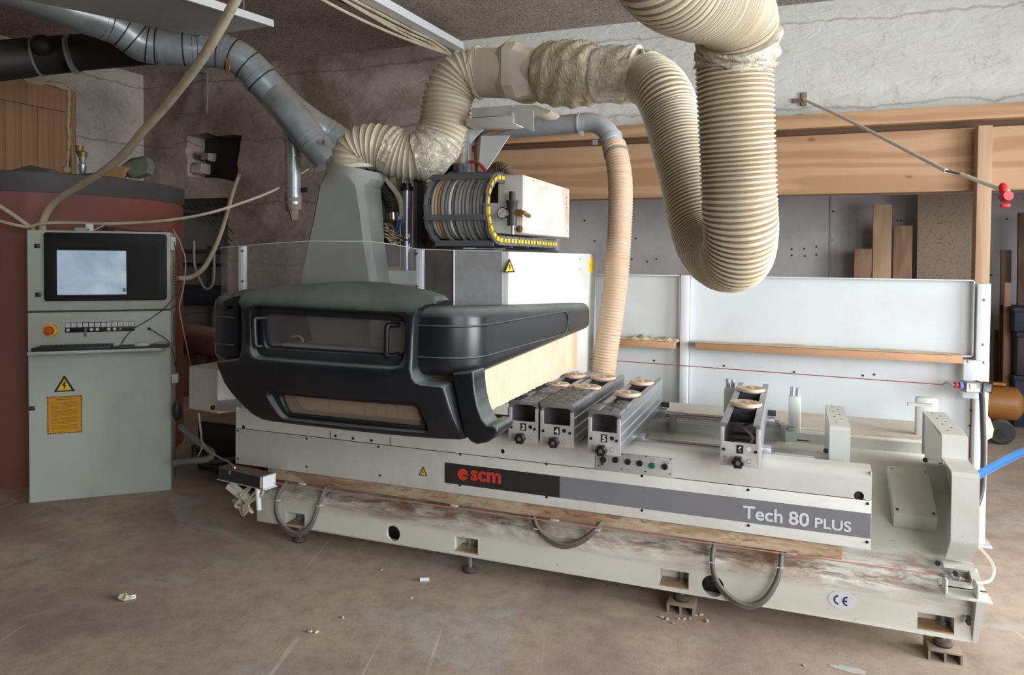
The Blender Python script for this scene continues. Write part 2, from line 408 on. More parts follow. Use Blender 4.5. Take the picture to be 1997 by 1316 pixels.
def tape():
    m, nt, N, L, bs = newmat('crumpled_film'); v = coords(nt, (1, 1, 1))
    n = noise(nt, v, 16, 5, .6, 2.5)
    L.new(mix(nt, ramp(nt, n, [(.3, 0), (.7, 1)]), sr(178, 166, 140), sr(226, 222, 206)), bs.inputs['Base Color'])
    bs.inputs['Roughness'].default_value = .22; bs.inputs['Coat Weight'].default_value = .6; bs.inputs['Coat Roughness'].default_value = .1
    L.new(bump(nt, n, .9, .02), bs.inputs['Normal']); return m
M['tape'] = tape()
def screen():
    m, nt, N, L, bs = newmat('lit_screen'); v = coords(nt, (3, 3, 3))
    c = mix(nt, ramp(nt, noise(nt, v, 1.3, 3, .5, .5), [(.35, 0), (.65, 1)]), sr(150, 176, 200), sr(196, 214, 230))
    L.new(c, bs.inputs['Emission Color']); bs.inputs['Emission Strength'].default_value = .74
    bs.inputs['Base Color'].default_value = (.02, .02, .02, 1); bs.inputs['Roughness'].default_value = .15; return m
M['screen'] = screen()
def floor_mat():
    m, nt, N, L, bs = newmat('worn_concrete_floor'); v = coords(nt, (1, 1, 1), True)
    a = noise(nt, v, .55, 8, .55, .8); b = noise(nt, v, 1.7, 8, .6, .4); c = noise(nt, v, 9, 8, .7); d = noise(nt, v, 60, 5, .7)
    base = mix(nt, ramp(nt, a, [(.40, 0), (.60, 1)]), sr(184, 167, 150), sr(152, 132, 124))
    base = mix(nt, ramp(nt, b, [(.46, 0), (.60, .75)]), base, sr(188, 172, 150))
    v5 = coords(nt, (.5, 1, 1), True)
    base = mix(nt, ramp(nt, noise(nt, v5, 1.1, 9, .55, 1.2), [(.60, 0), (.635, .6)]), base, sr(178, 178, 172))
    base = mix(nt, ramp(nt, noise(nt, v, 2.3, 10, .7, .6), [(.60, 0), (.72, .55)]), base, sr(122, 104, 98))
    base = mix(nt, ramp(nt, c, [(.30, .5), (.55, 0)]), base, sr(130, 112, 102))
    base = mix(nt, ramp(nt, d, [(.62, 0), (.8, .5)]), base, sr(216, 204, 182))
    # long scratches
    mp = N.new('ShaderNodeMapping'); mp.vector_type = 'TEXTURE'; mp.inputs['Rotation'].default_value = (0, 0, .28); mp.inputs['Scale'].default_value = (.14, 4.5, 1)
    g = N.new('ShaderNodeNewGeometry'); L.new(g.outputs['Position'], mp.inputs['Vector'])
    s1 = ramp(nt, noise(nt, mp.outputs['Vector'], 2.6, 3, .5), [(.69, 0), (.705, 1)])
    base = mix(nt, math_(nt, 'MULTIPLY', s1, .42), base, sr(222, 212, 192))
    L.new(base, bs.inputs['Base Color']); bs.inputs['Roughness'].default_value = .75
    L.new(bump(nt, c, .25, .01, bump(nt, d, .25, .004)), bs.inputs['Normal']); return m
M['floor'] = floor_mat()
def plaster(name, clean, dirty, lo, hi, crack=.5):
    m, nt, N, L, bs = newmat(name); v = coords(nt, (1, 1, 1), True)
    n = noise(nt, v, .8, 8, .6, .5); f = noise(nt, v, 7, 10, .65, .8)
    vs_ = coords(nt, (1, 1, 2.2), True); t = noise(nt, vs_, 5, 6, .6, 1.6)
    base = mix(nt, ramp(nt, n, [(lo, 0), (hi, 1)]), clean, dirty)
    base = mix(nt, ramp(nt, f, [(.56, 0), (.72, .45)]), base, tuple(c*.55 for c in dirty))
    # horizontal cracks between old board marks
    w = N.new('ShaderNodeTexWave'); w.bands_direction = 'Z'; w.inputs['Scale'].default_value = .42; w.inputs['Distortion'].default_value = 1.6
    w.inputs['Detail'].default_value = 6; w.inputs['Detail Scale'].default_value = 1.6; w.inputs['Detail Roughness'].default_value = .7; L.new(v, w.inputs['Vector'])
    cr = math_(nt, 'MULTIPLY', ramp(nt, w.outputs['Fac'], [(0.0, 1), (.0025, 0)]), crack)
    base = mix(nt, cr, base, sr(92, 78, 66))
    vo = N.new('ShaderNodeTexVoronoi'); vo.feature = 'DISTANCE_TO_EDGE'; vo.inputs['Scale'].default_value = 2.2
    vd = N.new('ShaderNodeVectorMath'); vd.operation = 'ADD'
    nn = N.new('ShaderNodeTexNoise'); nn.inputs['Scale'].default_value = 3; nn.inputs['Detail'].default_value = 8; L.new(v, nn.inputs['Vector'])
    L.new(v, vd.inputs[0]); L.new(nn.outputs['Color'], vd.inputs[1]); L.new(vd.outputs[0], vo.inputs['Vector'])
    c2 = math_(nt, 'MULTIPLY', math_(nt, 'MULTIPLY', ramp(nt, vo.outputs['Distance'], [(0, 1), (.012, 0)]), ramp(nt, n, [(.42, 0), (.55, 1)])), crack)
    base = mix(nt, c2, base, sr(80, 66, 56))
    L.new(base, bs.inputs['Base Color']); bs.inputs['Roughness'].default_value = .85
    L.new(bump(nt, t, .5, .03, bump(nt, f, .45, .012)), bs.inputs['Normal']); return m
M['plaster'] = plaster('white_rendered_wall', sr(214, 216, 212), sr(200, 200, 194), .45, .7, .35)
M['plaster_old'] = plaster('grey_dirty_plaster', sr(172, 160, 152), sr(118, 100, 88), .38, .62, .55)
M['plaster_left'] = plaster('pale_dirty_plaster', sr(186, 178, 172), sr(150, 138, 130), .45, .75, .5)
M['vessel'] = paint('dark_red_vessel', sr(84, 44, 42), .6, topdust=.5, dirt=sr(110, 90, 84), dirt_amt=.5)
M['plaster_dark'] = paint('dark_far_wall', sr(110, 104, 98), .9)
M['plaster_low'] = paint('grey_wall_paint', sr(186, 182, 182), .85, dirt=sr(120, 116, 116), dirt_amt=.4, dirt_scale=1.2, bmp=.1, speck=.2)
def woodwool():
    m, nt, N, L, bs = newmat('wood_wool_ceiling'); v = coords(nt, (1, 1, 1), True)
    a = noise(nt, v, 1.2, 6, .6); b = noise(nt, v, 26, 6, .8, 3)
    base = mix(nt, ramp(nt, a, [(.35, 0), (.65, 1)]), sr(228, 214, 200), sr(204, 188, 172))
    base = mix(nt, ramp(nt, b, [(.40, .95), (.54, 0)]), base, sr(70, 60, 54))
    L.new(base, bs.inputs['Base Color']); bs.inputs['Roughness'].default_value = .95
    L.new(bump(nt, b, 1, .02), bs.inputs['Normal']); return m
M['ceiling'] = woodwool()

def basepaint():
    """white base paint with brown dust lines caught along its ledge"""
    m, nt, N, L, bs = newmat('stained_base_paint'); v = coords(nt, (.5, 1, 1), True)
    base = mix(nt, ramp(nt, noise(nt, v, 2, 5), [(.3, 0), (.7, 1)]), sr(206, 205, 194), sr(216, 216, 206))
    g = N.new('ShaderNodeNewGeometry'); s = N.new('ShaderNodeSeparateXYZ'); L.new(g.outputs['Position'], s.inputs[0])
    z = s.outputs['Z']
    band = math_(nt, 'SUBTRACT', 1.0, math_(nt, 'MULTIPLY', math_(nt, 'ABSOLUTE', math_(nt, 'SUBTRACT', z, .300)), 11), True)
    n = ramp(nt, noise(nt, v, 3.4, 8, .7, .6), [(.45, 0), (.56, 1)]); n2 = ramp(nt, noise(nt, coords(nt, (.4, 1, 3), True), 9, 8, .75, 1), [(.48, 0), (.60, 1)])
    base = mix(nt, math_(nt, 'MULTIPLY', math_(nt, 'MULTIPLY', band, n), .9), base, sr(146, 108, 80))
    base = mix(nt, math_(nt, 'MULTIPLY', math_(nt, 'MULTIPLY', band, n2), .85), base, sr(112, 76, 52))
    base = mix(nt, math_(nt, 'MULTIPLY', ramp(nt, noise(nt, v, 1.6, 7, .65), [(.52, 0), (.68, 1)]), .35), base, sr(172, 158, 134))
    base = mix(nt, math_(nt, 'MULTIPLY', ramp(nt, noise(nt, v, 42, 3, .6), [(.69, 0), (.73, 1)]), .45), base, sr(100, 78, 58))
    L.new(base, bs.inputs['Base Color']); bs.inputs['Roughness'].default_value = .42; return m
M['base'] = basepaint()
def railpaint():
    m, nt, N, L, bs = newmat('stained_rail_paint'); v = coords(nt, (.45, 1, 1.6), True)
    base = mix(nt, ramp(nt, noise(nt, v, 2, 5), [(.3, 0), (.7, 1)]), sr(196, 182, 156), sr(178, 158, 128))
    base = mix(nt, math_(nt, 'MULTIPLY', ramp(nt, noise(nt, v, 5, 8, .7, .8), [(.44, 0), (.58, 1)]), .75), base, sr(138, 100, 66))
    base = mix(nt, math_(nt, 'MULTIPLY', ramp(nt, noise(nt, v, 11, 8, .75, 1.5), [(.54, 0), (.62, 1)]), .7), base, sr(104, 70, 44))
    L.new(base, bs.inputs['Base Color']); bs.inputs['Roughness'].default_value = .65; return m
M['rail'] = railpaint()
M['film'] = None
def film():
    m, nt, N, L, bs = newmat('dusty_wrapped_film'); v = coords(nt, (1, 1, .35))
    n = noise(nt, v, 14, 6, .6, 3)
    L.new(mix(nt, ramp(nt, n, [(.3, 0), (.7, 1)]), sr(168, 158, 130), sr(216, 206, 172)), bs.inputs['Base Color'])
    bs.inputs['Roughness'].default_value = .45; L.new(bump(nt, n, 1, .03), bs.inputs['Normal']); return m
M['film'] = film()
# ================================================================ THE ROOM
WB = 7.2          # rendered wall above the beam
WL = 9.2          # wall of the lower bay behind it
CZ = 3.93
def struct(b, name, mat, **k):
    return prop(b.build(name, mat, **k), kind='structure')
struct(B().box(-12, 8, -4.6, 10, -.1, 0), 'floor', M['floor'])
struct(B().box(-12, 8, -4.6, 9.4, CZ, CZ+.15), 'ceiling', M['ceiling'])
struct(B().box(-8.15, 8, -4.6, -4.4, 0, CZ), 'wall_front', M['plaster_dark'])
struct(B().box(-3.45, 8, WB, WB+.3, 2.2, CZ), 'wall_back', M['plaster'])
def ragged(poly, a, n=5):
    out = []
    for (x0, z0), (x1, z1) in zip(poly, poly[1:]+poly[:1]):
        for k in range(n):
            u = k/n; out.append((x0+(x1-x0)*u+random.uniform(-a, a), z0+(z1-z0)*u+random.uniform(-a, a)))
    return out
hole = B().prism(ragged([(-7.2, 2.62), (-6.4, 2.52), (-6.37, 3.10), (-7.22, 3.12)], .035), 'Y', WB-.2, WB+.4)
alc = B().box(-7.9, -6.56, WB-.2, WB+.35, -.05, 2.313)
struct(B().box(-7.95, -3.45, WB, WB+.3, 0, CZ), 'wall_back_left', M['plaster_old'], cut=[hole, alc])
struct(B().box(-8.1, -5.5, 8.4, 8.55, 0, CZ), 'wall_alcove', M['plaster_low'])
struct(B().box(-8.15, -7.95, -4.4, 8.5, 0, CZ), 'wall_left', M['plaster_left'])
struct(B().box(-3.45, 8, WL, WL+.2, 0, 2.75), 'wall_bay', M['plaster_low'])
struct(B().box(-3.6, -3.4, WB, WL, 0, 2.75), 'wall_bay_side', M['plaster_low'])
struct(B().box(-3.4, 8, WB+.3, WL, 2.6, 2.75), 'ceiling_bay', M['plaster_low'])
# joint and screw dimples of the boarding on the bay wall
jp = at(1620, 450, Y=WL)
struct(B().box(jp.x-.012, jp.x+.012, WL-.012, WL+.01, .6, 2.5), 'trim_1', M['steelgrey'])
b = B()
for px, py in ((1592, 481), (1592, 497), (1625, 412), (1622, 468), (1620, 522), (1750, 430), (1757, 430), (1964, 427), (1568, 485), (1570, 499), (1140, 430), (1160, 470), (1240, 465), (1232, 505), (1262, 510), (1280, 505), (1544, 486), (1544, 498), (1480, 480), (1933, 536)):
    p = at(px, py, Y=WL); b.cyl((p.x, WL-.004, p.z), (p.x, WL+.01, p.z), .012, n=8)
struct(b, 'trim_2', M['black'])

# ---- timber beam, rail and post
bx = -3.36
b1 = thing('timber_beam', (2, 7.0, 2.18), 'deep pine beam with knots running along under the white wall', 'beam')
B().box(bx, 8, 7.0, 7.2, 2.18, 2.70, .006).build('beam_board', M['pinebeam'], b1)
B().box(bx, 8, 7.05, 7.2, 2.70, 2.755).build('groove_strip', M['brownsteel'], b1)
b2 = B().box(bx, 8, 6.93, 7.2, 2.755, 2.875, .008).build('timber_rail', M['pinerail'])
prop(b2, 'narrow pine rail lying along the top of the deep beam', 'beam')
p0, p1 = at(1908, 252, Y=6.85), at(1937, 252, Y=6.85)
b3 = B().box(p0.x, p1.x, 6.85, 6.93+.06, 0, 2.69, .004).build('timber_post', M['pinepost'])
prop(b3, 'upright pine post standing in front of the beam at the end of the guard fence', 'post')

# ---- boards leaning in the bay
def plank(px0, px1, pyt, Y, th, mat, label, grp, name='plank', dz=0, tilt=.04):
    a, c = at(px0, pyt, Y=Y), at(px1, pyt, Y=Y); h = a.z
    Mx = Matrix.Translation((0, Y, 0)) @ Matrix.Rotation(-tilt, 4, 'X') @ Matrix.Translation((0, -Y, 0))
    o = B().box(a.x, c.x, Y-th, Y, 0.0, h, .003, M=Mx).build(name, mat)
    return prop(o, label, 'board', grp)
Yp = 8.80
plank(1667, 1701, 485, Yp, .04, M['plank'], 'short reddish plank leaning, left of the tall pale plank', None)
plank(1704.5, 1741, 398, Yp, .04, M['pinepost'], 'tallest pale pine plank leaning on the grey bay wall', None)
plank(1744, 1781, 440, Yp, .04, M['plank'], 'medium brown plank between the tall pale plank and the particle board', None)
pb = plank(1793, 1905, 330, Yp+.0, .03, M['chip'], 'wide speckled particle board standing behind the pine post', None, 'particle_board')
pb2 = pb
b = B(); px_, py_ = 1834, 372
pa, pc_ = at(1793, 330, Y=Yp), at(1905, 330, Y=Yp)
xm = at(1835, 450, Y=Yp).x
zc = 2.25
random.seed(3)
Mx = Matrix.Translation((0, Yp, 0)) @ Matrix.Rotation(-.04, 4, 'X') @ Matrix.Translation((0, -Yp, 0))
while zc > 1.15:
    if random.random() < .8:
        hh = random.uniform(.02, .035)
        b.box(xm-.02, xm+.02, Yp-.034, Yp-.03, zc, zc+.006, M=Mx)
        if random.random() < .6: b.box(xm-.02, xm-.012, Yp-.034, Yp-.03, zc, zc+hh*.7, M=Mx)
        if random.random() < .5: b.box(xm+.006, xm+.014, Yp-.034, Yp-.03, zc, zc+hh*.7, M=Mx)
        zc -= .042
    else: zc -= .13
b.build('printed_marks', M['inkgrey'], pb)
plank(1954, 1975, 487, Yp-.1, .03, M['plankdark'], 'dark narrow plank leaning right of the pine post', None)
plank(1960, 1974, 551, Yp-.35, .03, M['plank'], 'thin light batten leaning in front of the dark narrow plank', None)
plank(1940, 1962, 643, Yp-.05, .02, M['plankdark'], 'low dark board end standing right of the guard fence post', None)
plank(1989, 2030, 414, Yp-.2, .04, M['plankdark'], 'tall dark board cut by the right picture edge', None)

# ---- hanging conduit with red socket
q0, q1, q2, q3 = at(1567, 194, Y=7.15), at(1650, 232, Y=6.6), at(1845, 333, Y=5.35), at(1876, 340, Y=5.2)
q4, q5 = at(1966, 374, Y=4.9), at(1968, 376, Y=4.85)
cd = thing('hanging_conduit', q0, 'pale conduit hanging slanting from the white wall to a red socket', 'conduit')
B().tube([q0, q1, q2], .013, n=12, sm=4).build('conduit_tube', M['conduit'], cd)
B().tube([q2, q3, at(1878, 341, Y=5.18)], .007, n=8).build('cable', M['greycord'], cd)
B().tube([at(1874, 340, Y=5.2), q4], .013, n=12, sm=0).build('conduit_end_tube', M['conduit'], cd)
b = B().box(q0.x-.09, q0.x+.02, WB-.03, WB, q0.z-.02, q0.z+.02, .005)
b.box(q0.x-.02, q0.x+.03, WB-.03, WB, q0.z-.05, q0.z+.07, .005)
b.build('wall_clamp', M['concrete_block'], cd)
c = at(1958, 384, Y=4.87)
r = thing('red_power_socket', c, 'red industrial power socket hanging at the end of the pale conduit', 'socket')
B().lathe([(.0, -.0), (.026, 0), (.030, .01), (.031, .045), (.027, .055), (0, .055)], c+Vector((0, .02, 0)), (.25, -.9, .1)).build('socket_collar', M['red'], r)
B().lathe([(0, 0), (.02, 0), (.022, .035), (.014, .05), (0, .05)], c+Vector((0, .02, .03)), (0, .3, 1)).build('socket_body', M['red'], r)
B().box(c.x-.022, c.x+.022, c.y-.05, c.y-.01, c.z-.062, c.z-.04, .004).build('socket_lid', M['red'], r)
pp = at(1560, 228, Y=WB)
o = B().box(pp.x-.03, pp.x+.03, WB-.04, WB, pp.z-.025, pp.z+.02, .008).build('wall_junction_stub', M['concrete_block'])
prop(o, 'small metal stub fixed on the white wall below the conduit clamp', 'fitting')

# ---- compressor
c = at(1945, 861, Z=0)
cm = thing('air_compressor', (c.x, c.y, 0), 'orange wheeled compressor tank standing behind the guard fence', 'compressor')
ty, tz, tr = c.y+.1, .33, .15
B().lathe([(0, -.42), (.09, -.41), (.14, -.37), (tr, -.33), (tr, .12), (.14, .16), (.09, .2), (0, .21)], (c.x, ty, tz), (1, 0, 0)).build('air_tank', M['orange'], cm)
wx = at(1945, 842, Y=c.y).x
whl = B().lathe([(0, -.03), (.095, -.03), (.11, -.015), (.11, .015), (.095, .03), (0, .03)], (wx, c.y-.1, .11), (0, 1, 0)).build('wheel', M['rubber'], cm)
B().lathe([(0, -.035), (.04, -.035), (.04, .035), (0, .035)], (wx, c.y-.1, .1), (0, 1, 0), n=16).build('wheel_hub', M['galv_dark'], whl)
b = B().box(c.x-.35, c.x+.07, ty-.05, ty+.05, .49, .515, .006).box(c.x-.06, c.x-.02, ty-.02, ty+.02, .44, .5).box(c.x-.32, c.x-.28, ty-.02, ty+.02, .44, .5)
b.build('handle_frame', M['orange'], cm)
# ---- dark crates at the right edge
for k, (px, z0, z1, mat, lab) in enumerate(((1980, 0, .50, 'navy', 'dark blue crate at the right edge, bottom of the stack'), (1983, .50, .92, 'darksteel', 'blackish crate in the middle of the stack at the right edge'), (1976, .92, 1.16, 'navy', 'dark blue crate on top of the stack at the right edge'))):
    x0 = at(px, 700, Y=8.3).x
    t = thing('storage_crate', (x0+.3, 8.55, z0), lab, 'crate')
    B().box(x0, x0+.6, 8.3, 8.8, z0, z1-.03, .012).build('crate_body', M[mat], t)
    B().box(x0-.012, x0+.612, 8.288, 8.812, z1-.05, z1, .01).build('crate_rim', M['navy'], t)

# ---- left wall boarding, frame, foam
LX = -7.95
yb0, yb1 = 3.2, at(129, 250, X=LX).y
zt0, zt1 = at(0, 150, X=LX).z, at(129, 173, X=LX).z
b = B()
n = 16
for k in range(n):
    y0 = yb0+(yb1-yb0)*k/n; y1 = yb0+(yb1-yb0)*(k+1)/n
    b.box(LX, LX+.03, y0+.002, y1-.002, 2.0, 3.24, .003)
for k in range(6):
    y0 = yb0+(yb1-yb0)*k/6; y1 = yb0+(yb1-yb0)*(k+1)/6
    b.box(LX, LX+.032, y0+.003, y1-.003, 3.245, 3.50, .003)
o = b.build('wall_boarding', M['boarding']); prop(o, 'pine board infill panel in the left wall above the red tank', 'panelling')
y2 = at(147, 250, X=LX+.05).y
o = B().box(LX, LX+.07, yb1+.01, y2, 1.9, 3.50, .006).build('door_post', M['plank']); prop(o, 'upright wooden frame post at the right end of the pine boarding', 'post')
pts = [(LX+.03, yb0+(yb1-yb0)*k/14, 3.52+random.uniform(-.02, .02)) for k in range(15)]
b = B().tube(pts, .03, n=8, sm=5, rf=lambda u: .03+.012*math.sin(u*60)+.008*math.sin(u*137))
pts = [(LX+.04, yb1+.01, 3.5), (LX+.045, yb1, 3.3), (LX+.04, yb1-.01, 3.1), (LX+.045, yb1, 2.9), (LX+.04, yb1-.02, 2.62)]
b.tube(pts, .025, n=8, sm=6, rf=lambda u: .012+.018*abs(math.sin(u*23))*(1-u*.6)).ball((LX+.05, yb1-.03, 2.58), .045, (.6, 1, 1), 6)
b.jitter(.004)
o = b.build('foam_bead', M['foam']); prop(o, 'lumpy cured foam bead along the top and side of the boarding', 'foam')

# ---- steel conduit on the grimy wall
P = lambda x, y: at(x, y, Y=WB-.04)
o = B().tube([P(300, 122), P(370, 135), P(400, 143), P(404, 150), P(403, 215), P(398, 221), P(318, 227)], .010, n=8, sm=3).build('wall_conduit', M['greycord'])
prop(o, 'thin bent steel conduit on the grimy wall above the wall opening', 'conduit')

# ---- pipes in the alcove below the opening
def apipe(pts, r, mat, name, label, cat='pipe'):
    o = B().tube([at(*p[:2], Y=p[2]) for p in pts], r, n=10, sm=4).build(name, mat); return prop(o, label, cat)
A2 = 7.7
o = B().box(-7.9, -6.57, 7.3, 7.36, 2.23, 2.31).build('lintel_bar', M['darksteel']); prop(o, 'black steel bar across the top of the dark alcove', 'bar')
rows = [(420, 'pipe crossing high in the alcove'), (494, 'rusty pipe crossing the alcove beside the cabinet top'), (520, 'thin grey pipe below the rusty pipe in the alcove'), (575, 'fat dark pipe at mid height in the alcove')]
apipe([(290, 416, A2), (470, 420, A2)], .02, M['brownsteel'], 'pipe', 'thin brown pipe crossing near the top of the alcove')
apipe([(290, 488, A2), (490, 493, A2)], .03, M['brownsteel'], 'pipe', 'rusty pipe crossing the alcove left of the clear shield')
apipe([(290, 513, A2), (490, 519, A2)], .025, M['galv_dark'], 'pipe', 'thin grey pipe just under the rusty pipe')
pz = at(400, 577, Y=7.6).z
o = B().cyl((-7.948, 7.7, pz), (-6.57, 7.7, pz), .14, n=28).build('pipe', M['navy']); prop(o, 'fat dark insulated pipe at mid height of the alcove', 'pipe')
apipe([(408, 480, A2-.05), (407, 780, A2-.05)], .03, M['brownsteel'], 'pipe', 'upright rusty pipe in the alcove')
o = B().lathe([(0, -.5), (.12, -.48), (.17, -.4), (.17, .4), (.12, .48), (0, .5)], at(400, 665, Y=6.4), (1, .1, -.1)).build('red_vessel', M['vessel'])
prop(o, 'dusty red horizontal vessel between the cabinet and the black hood', 'vessel')
vc = at(400, 665, Y=6.4)
for s in (-.25, .25): B().box(vc.x+s-.03, vc.x+s+.03, 6.3, 6.5, 0, vc.z-.1, .005).build('vessel_leg', M['vessel'], o)
for k, (a, c) in enumerate((((385, 400), (448, 478)), ((395, 400), (452, 470)), ((410, 395), (455, 455)))):
    o = B().tube([at(*a, Y=7.28), at((a[0]+c[0])/2+2, (a[1]+c[1])/2+5, Y=7.2), at(*c, Y=7.12)], .008, n=6).build('hanging_cable', M['cableblack'])
    prop(o, ('lowest', 'middle', 'uppermost')[k]+' of three black cables slanting across the alcove', 'cable', 'black cables in the alcove')
# brick stubs inside the wall opening
for k, (x, z, s, l) in enumerate(((-7.1, 2.63, .17, 'pale broken brick low left in the wall opening'), (-6.98, 2.80, .12, 'pale broken brick left in the wall opening, above the other'))):
    b = B().box(x-s/2, x+s/2, 7.24, 7.4, z, z+s*.8, .02).jitter(.012); o = b.build('broken_brick', M['plaster_old']); prop(o, l, 'brick')
o = B().box(-7.4, -6.2, 7.502, 7.54, 2.4, 3.3).build('opening_shade_sheet', M['rubber']); prop(o, 'black sheet standing in for the shade inside the ragged wall opening', 'sheet')  # black sheet added behind the opening to stand in for its shade

# ---- ceiling trunking with cables
ta, tb = at(894, 90, Y=7.0), at(716, -8, Y=4.9)
d = (tb-ta).normalized(); tb = ta+d*3.2
ct = thing('ceiling_trunking', ta, 'pale cable trunking running along the ceiling to the wall', 'trunking')
t_, u_, v_ = frames([ta, tb])[0]
def bar(b, a, c, wd, ht, upv=Vector((0, 0, 1)), mi=0, bev=0):
    a, c = Vector(a), Vector(c); t = (c-a); L = t.length; t.normalize(); s = t.cross(upv).normalized(); u = s.cross(t)
    Mx = Matrix((t, s, u)).transposed().to_4x4(); Mx.translation = (a+c)/2
    return b.box(-L/2, L/2, -wd/2, wd/2, -ht/2, ht/2, bev, mi=mi, M=Mx)
bar(B(), ta, tb, .11, .07).build('trunking_body', M['whiteplastic'], ct)
bar(B(), ta+Vector((-.2, 0, -.03)), tb+Vector((-.2, 0, -.03)), .012, .012).build('support_wire', M['galv_dark'], ct)
for k in range(5):
    pts = []
    for j in range(7):
        u = j/6; p = ta.lerp(tb, u); p = p+Vector((-.055-.016*k-(0, .03, .0, .05, .035)[k]*math.sin(u*PI*1.5+k), 0, -.045-(0, .02, .005, .03, .035)[k]-(.01, .05, .03, .09, .06)[k]*math.sin(u*PI))); pts.append(p)
    if k < 3: pts = [ta+Vector((-.06-.02*k, -.02, -.3)), ta+Vector((-.07-.02*k, -.03, -.1))]+pts[1:]
    o = B().tube(pts, .012, n=7, sm=6).build('ceiling_cable', M['cord']); prop(o, 'pale cable under the ceiling trunking, '+('nearest to the trunking', 'second from the trunking', 'middle one of the bundle', 'second lowest of the bundle', 'lowest and most sagging')[k], 'cable', 'cables under the ceiling trunking')

# ---- suspended sheet metal panel, top left
fa, fb = at(391, 71, Z=3.35), at(531, 51, Z=3.35)
dd = ray(1012, 200).normalized()*-1
na, nb = fa+dd*2.4, fb+dd*2.4
pn = thing('suspended_panel', (fa+fb)/2, 'grey sheet metal panel hanging tilted under the ceiling, top left', 'panel')
nrm = (fb-fa).cross(na-fa).normalized()
if nrm.z < 0: nrm = -nrm
b = B().loft([[fa, fb, nb, na], [p+nrm*.02 for p in (fa, fb, nb, na)]])
b.build('panel_sheet', M['steelgrey'], pn)
bar(B(), fb+nrm*.02, nb+nrm*.02, .03, .05).build('side_lip', M['whiteplastic'], pn)
bar(B(), fa+nrm*.02, fb+nrm*.02, .03, .03).build('end_lip', M['whiteplastic'], pn)
for s in (.12, .9):
    q = fb.lerp(nb, s)+(fa-fb)*.2
    B().cyl(q, (q.x, q.y, CZ), .005, n=6).build('hanging_rod', M['galv'], pn)
for p in (at(388, 67, Z=3.345), at(200, 4, Z=3.2)):
    B().ball(p+Vector((0, 0, -.0)), .018, n=6).build('bolt', M['steel'], pn)
# ================================================================ REAR GUARD FENCE
FY = 4.778
fence = thing('guard_fence', (0, FY, 0), 'white sheet metal guard fence standing behind the machine bed', 'fence')
def xz(px, py, Y):
    p = at(px, py, Y=Y); return p.x, p.z
x_m0, _ = xz(1328, 600, FY); x_m1, _ = xz(1344, 600, FY)
x_r0, _ = xz(1889, 800, FY); x_r1, _ = xz(1930, 560, FY)
XL = -2.6
B().box(x_m0, x_m1, FY-.03, FY+.03, 0.0, 1.495, .004).build('fence_post', M['fence'], fence)
B().box(x_r1-.065, x_r1, FY-.035, FY+.035, 0.01, 1.475, .004).build('fence_post', M['fence'], fence)
xr = x_r1-.075
for x0, x1 in ((XL, x_m0-.003), (x_m1+.003, xr)):
    b = B().box(x0, x1, FY+.025, FY+.03, 1.062, 1.49)
    b.box(x0, x1, FY-.02, FY+.03, 1.488, 1.494).box(x0, x1, FY-.02, FY+.03, 1.060, 1.066)
    b.box(x1-.006, x1, FY-.02, FY+.03, 1.06, 1.494)
    b.build('upper_panel', M['fence'], fence)
    B().box(x0, x1, FY+.03, FY+.036, .12, 1.06).build('lower_panel', M['fence'], fence)
x_c = xz(1874, 710, FY)[0]
B().box(x_c, x_r1-.004, FY-.06, FY+.03, .83, 1.045, .006).build('corner_plate', M['fence'], fence)
B().box(x_r1-.10, x_r1+.03, FY-.06, FY+.09, 0.0, .012).build('foot_plate', M['fence'], fence)
b = B()
for px, py in ((1920, 585), (1918, 672), (1886, 704), (1917, 706)):
    p = at(px, py, Y=FY-.036); B().ball((p.x, FY-.036-.024*(py > 700), p.z), .008, (1, .5, 1), 5).build('bolt', M['galv'], fence)
b = B()
for px, py in ((1893, 800), (1901, 843), (1891, 830), (1276, 703), (1412, 713), (1549, 725), (1683, 732), (1705, 730)):
    p = at(px, py, Y=FY+.03); b.ball((p.x, FY+.028, p.z), .007, (1, .5, 1), 5)
b.build('rivet', M['darksteel'], fence)
b = B(); p = at(1937, 850, Y=FY)
b.loft([[(x_r1-.005, FY-.036, .74), (x_r1+.012, FY-.03, .72), (x_r1+.035, FY-.01, .66), (x_r1+.03, FY, .61), (x_r1-.002, FY-.036, .60)], [(x_r1-.005, FY-.03, .74), (x_r1+.010, FY-.02, .72), (x_r1+.03, FY, .66), (x_r1+.025, FY+.01, .61), (x_r1-.002, FY-.03, .60)]]).build('torn_tape', M['sawdust'], fence)

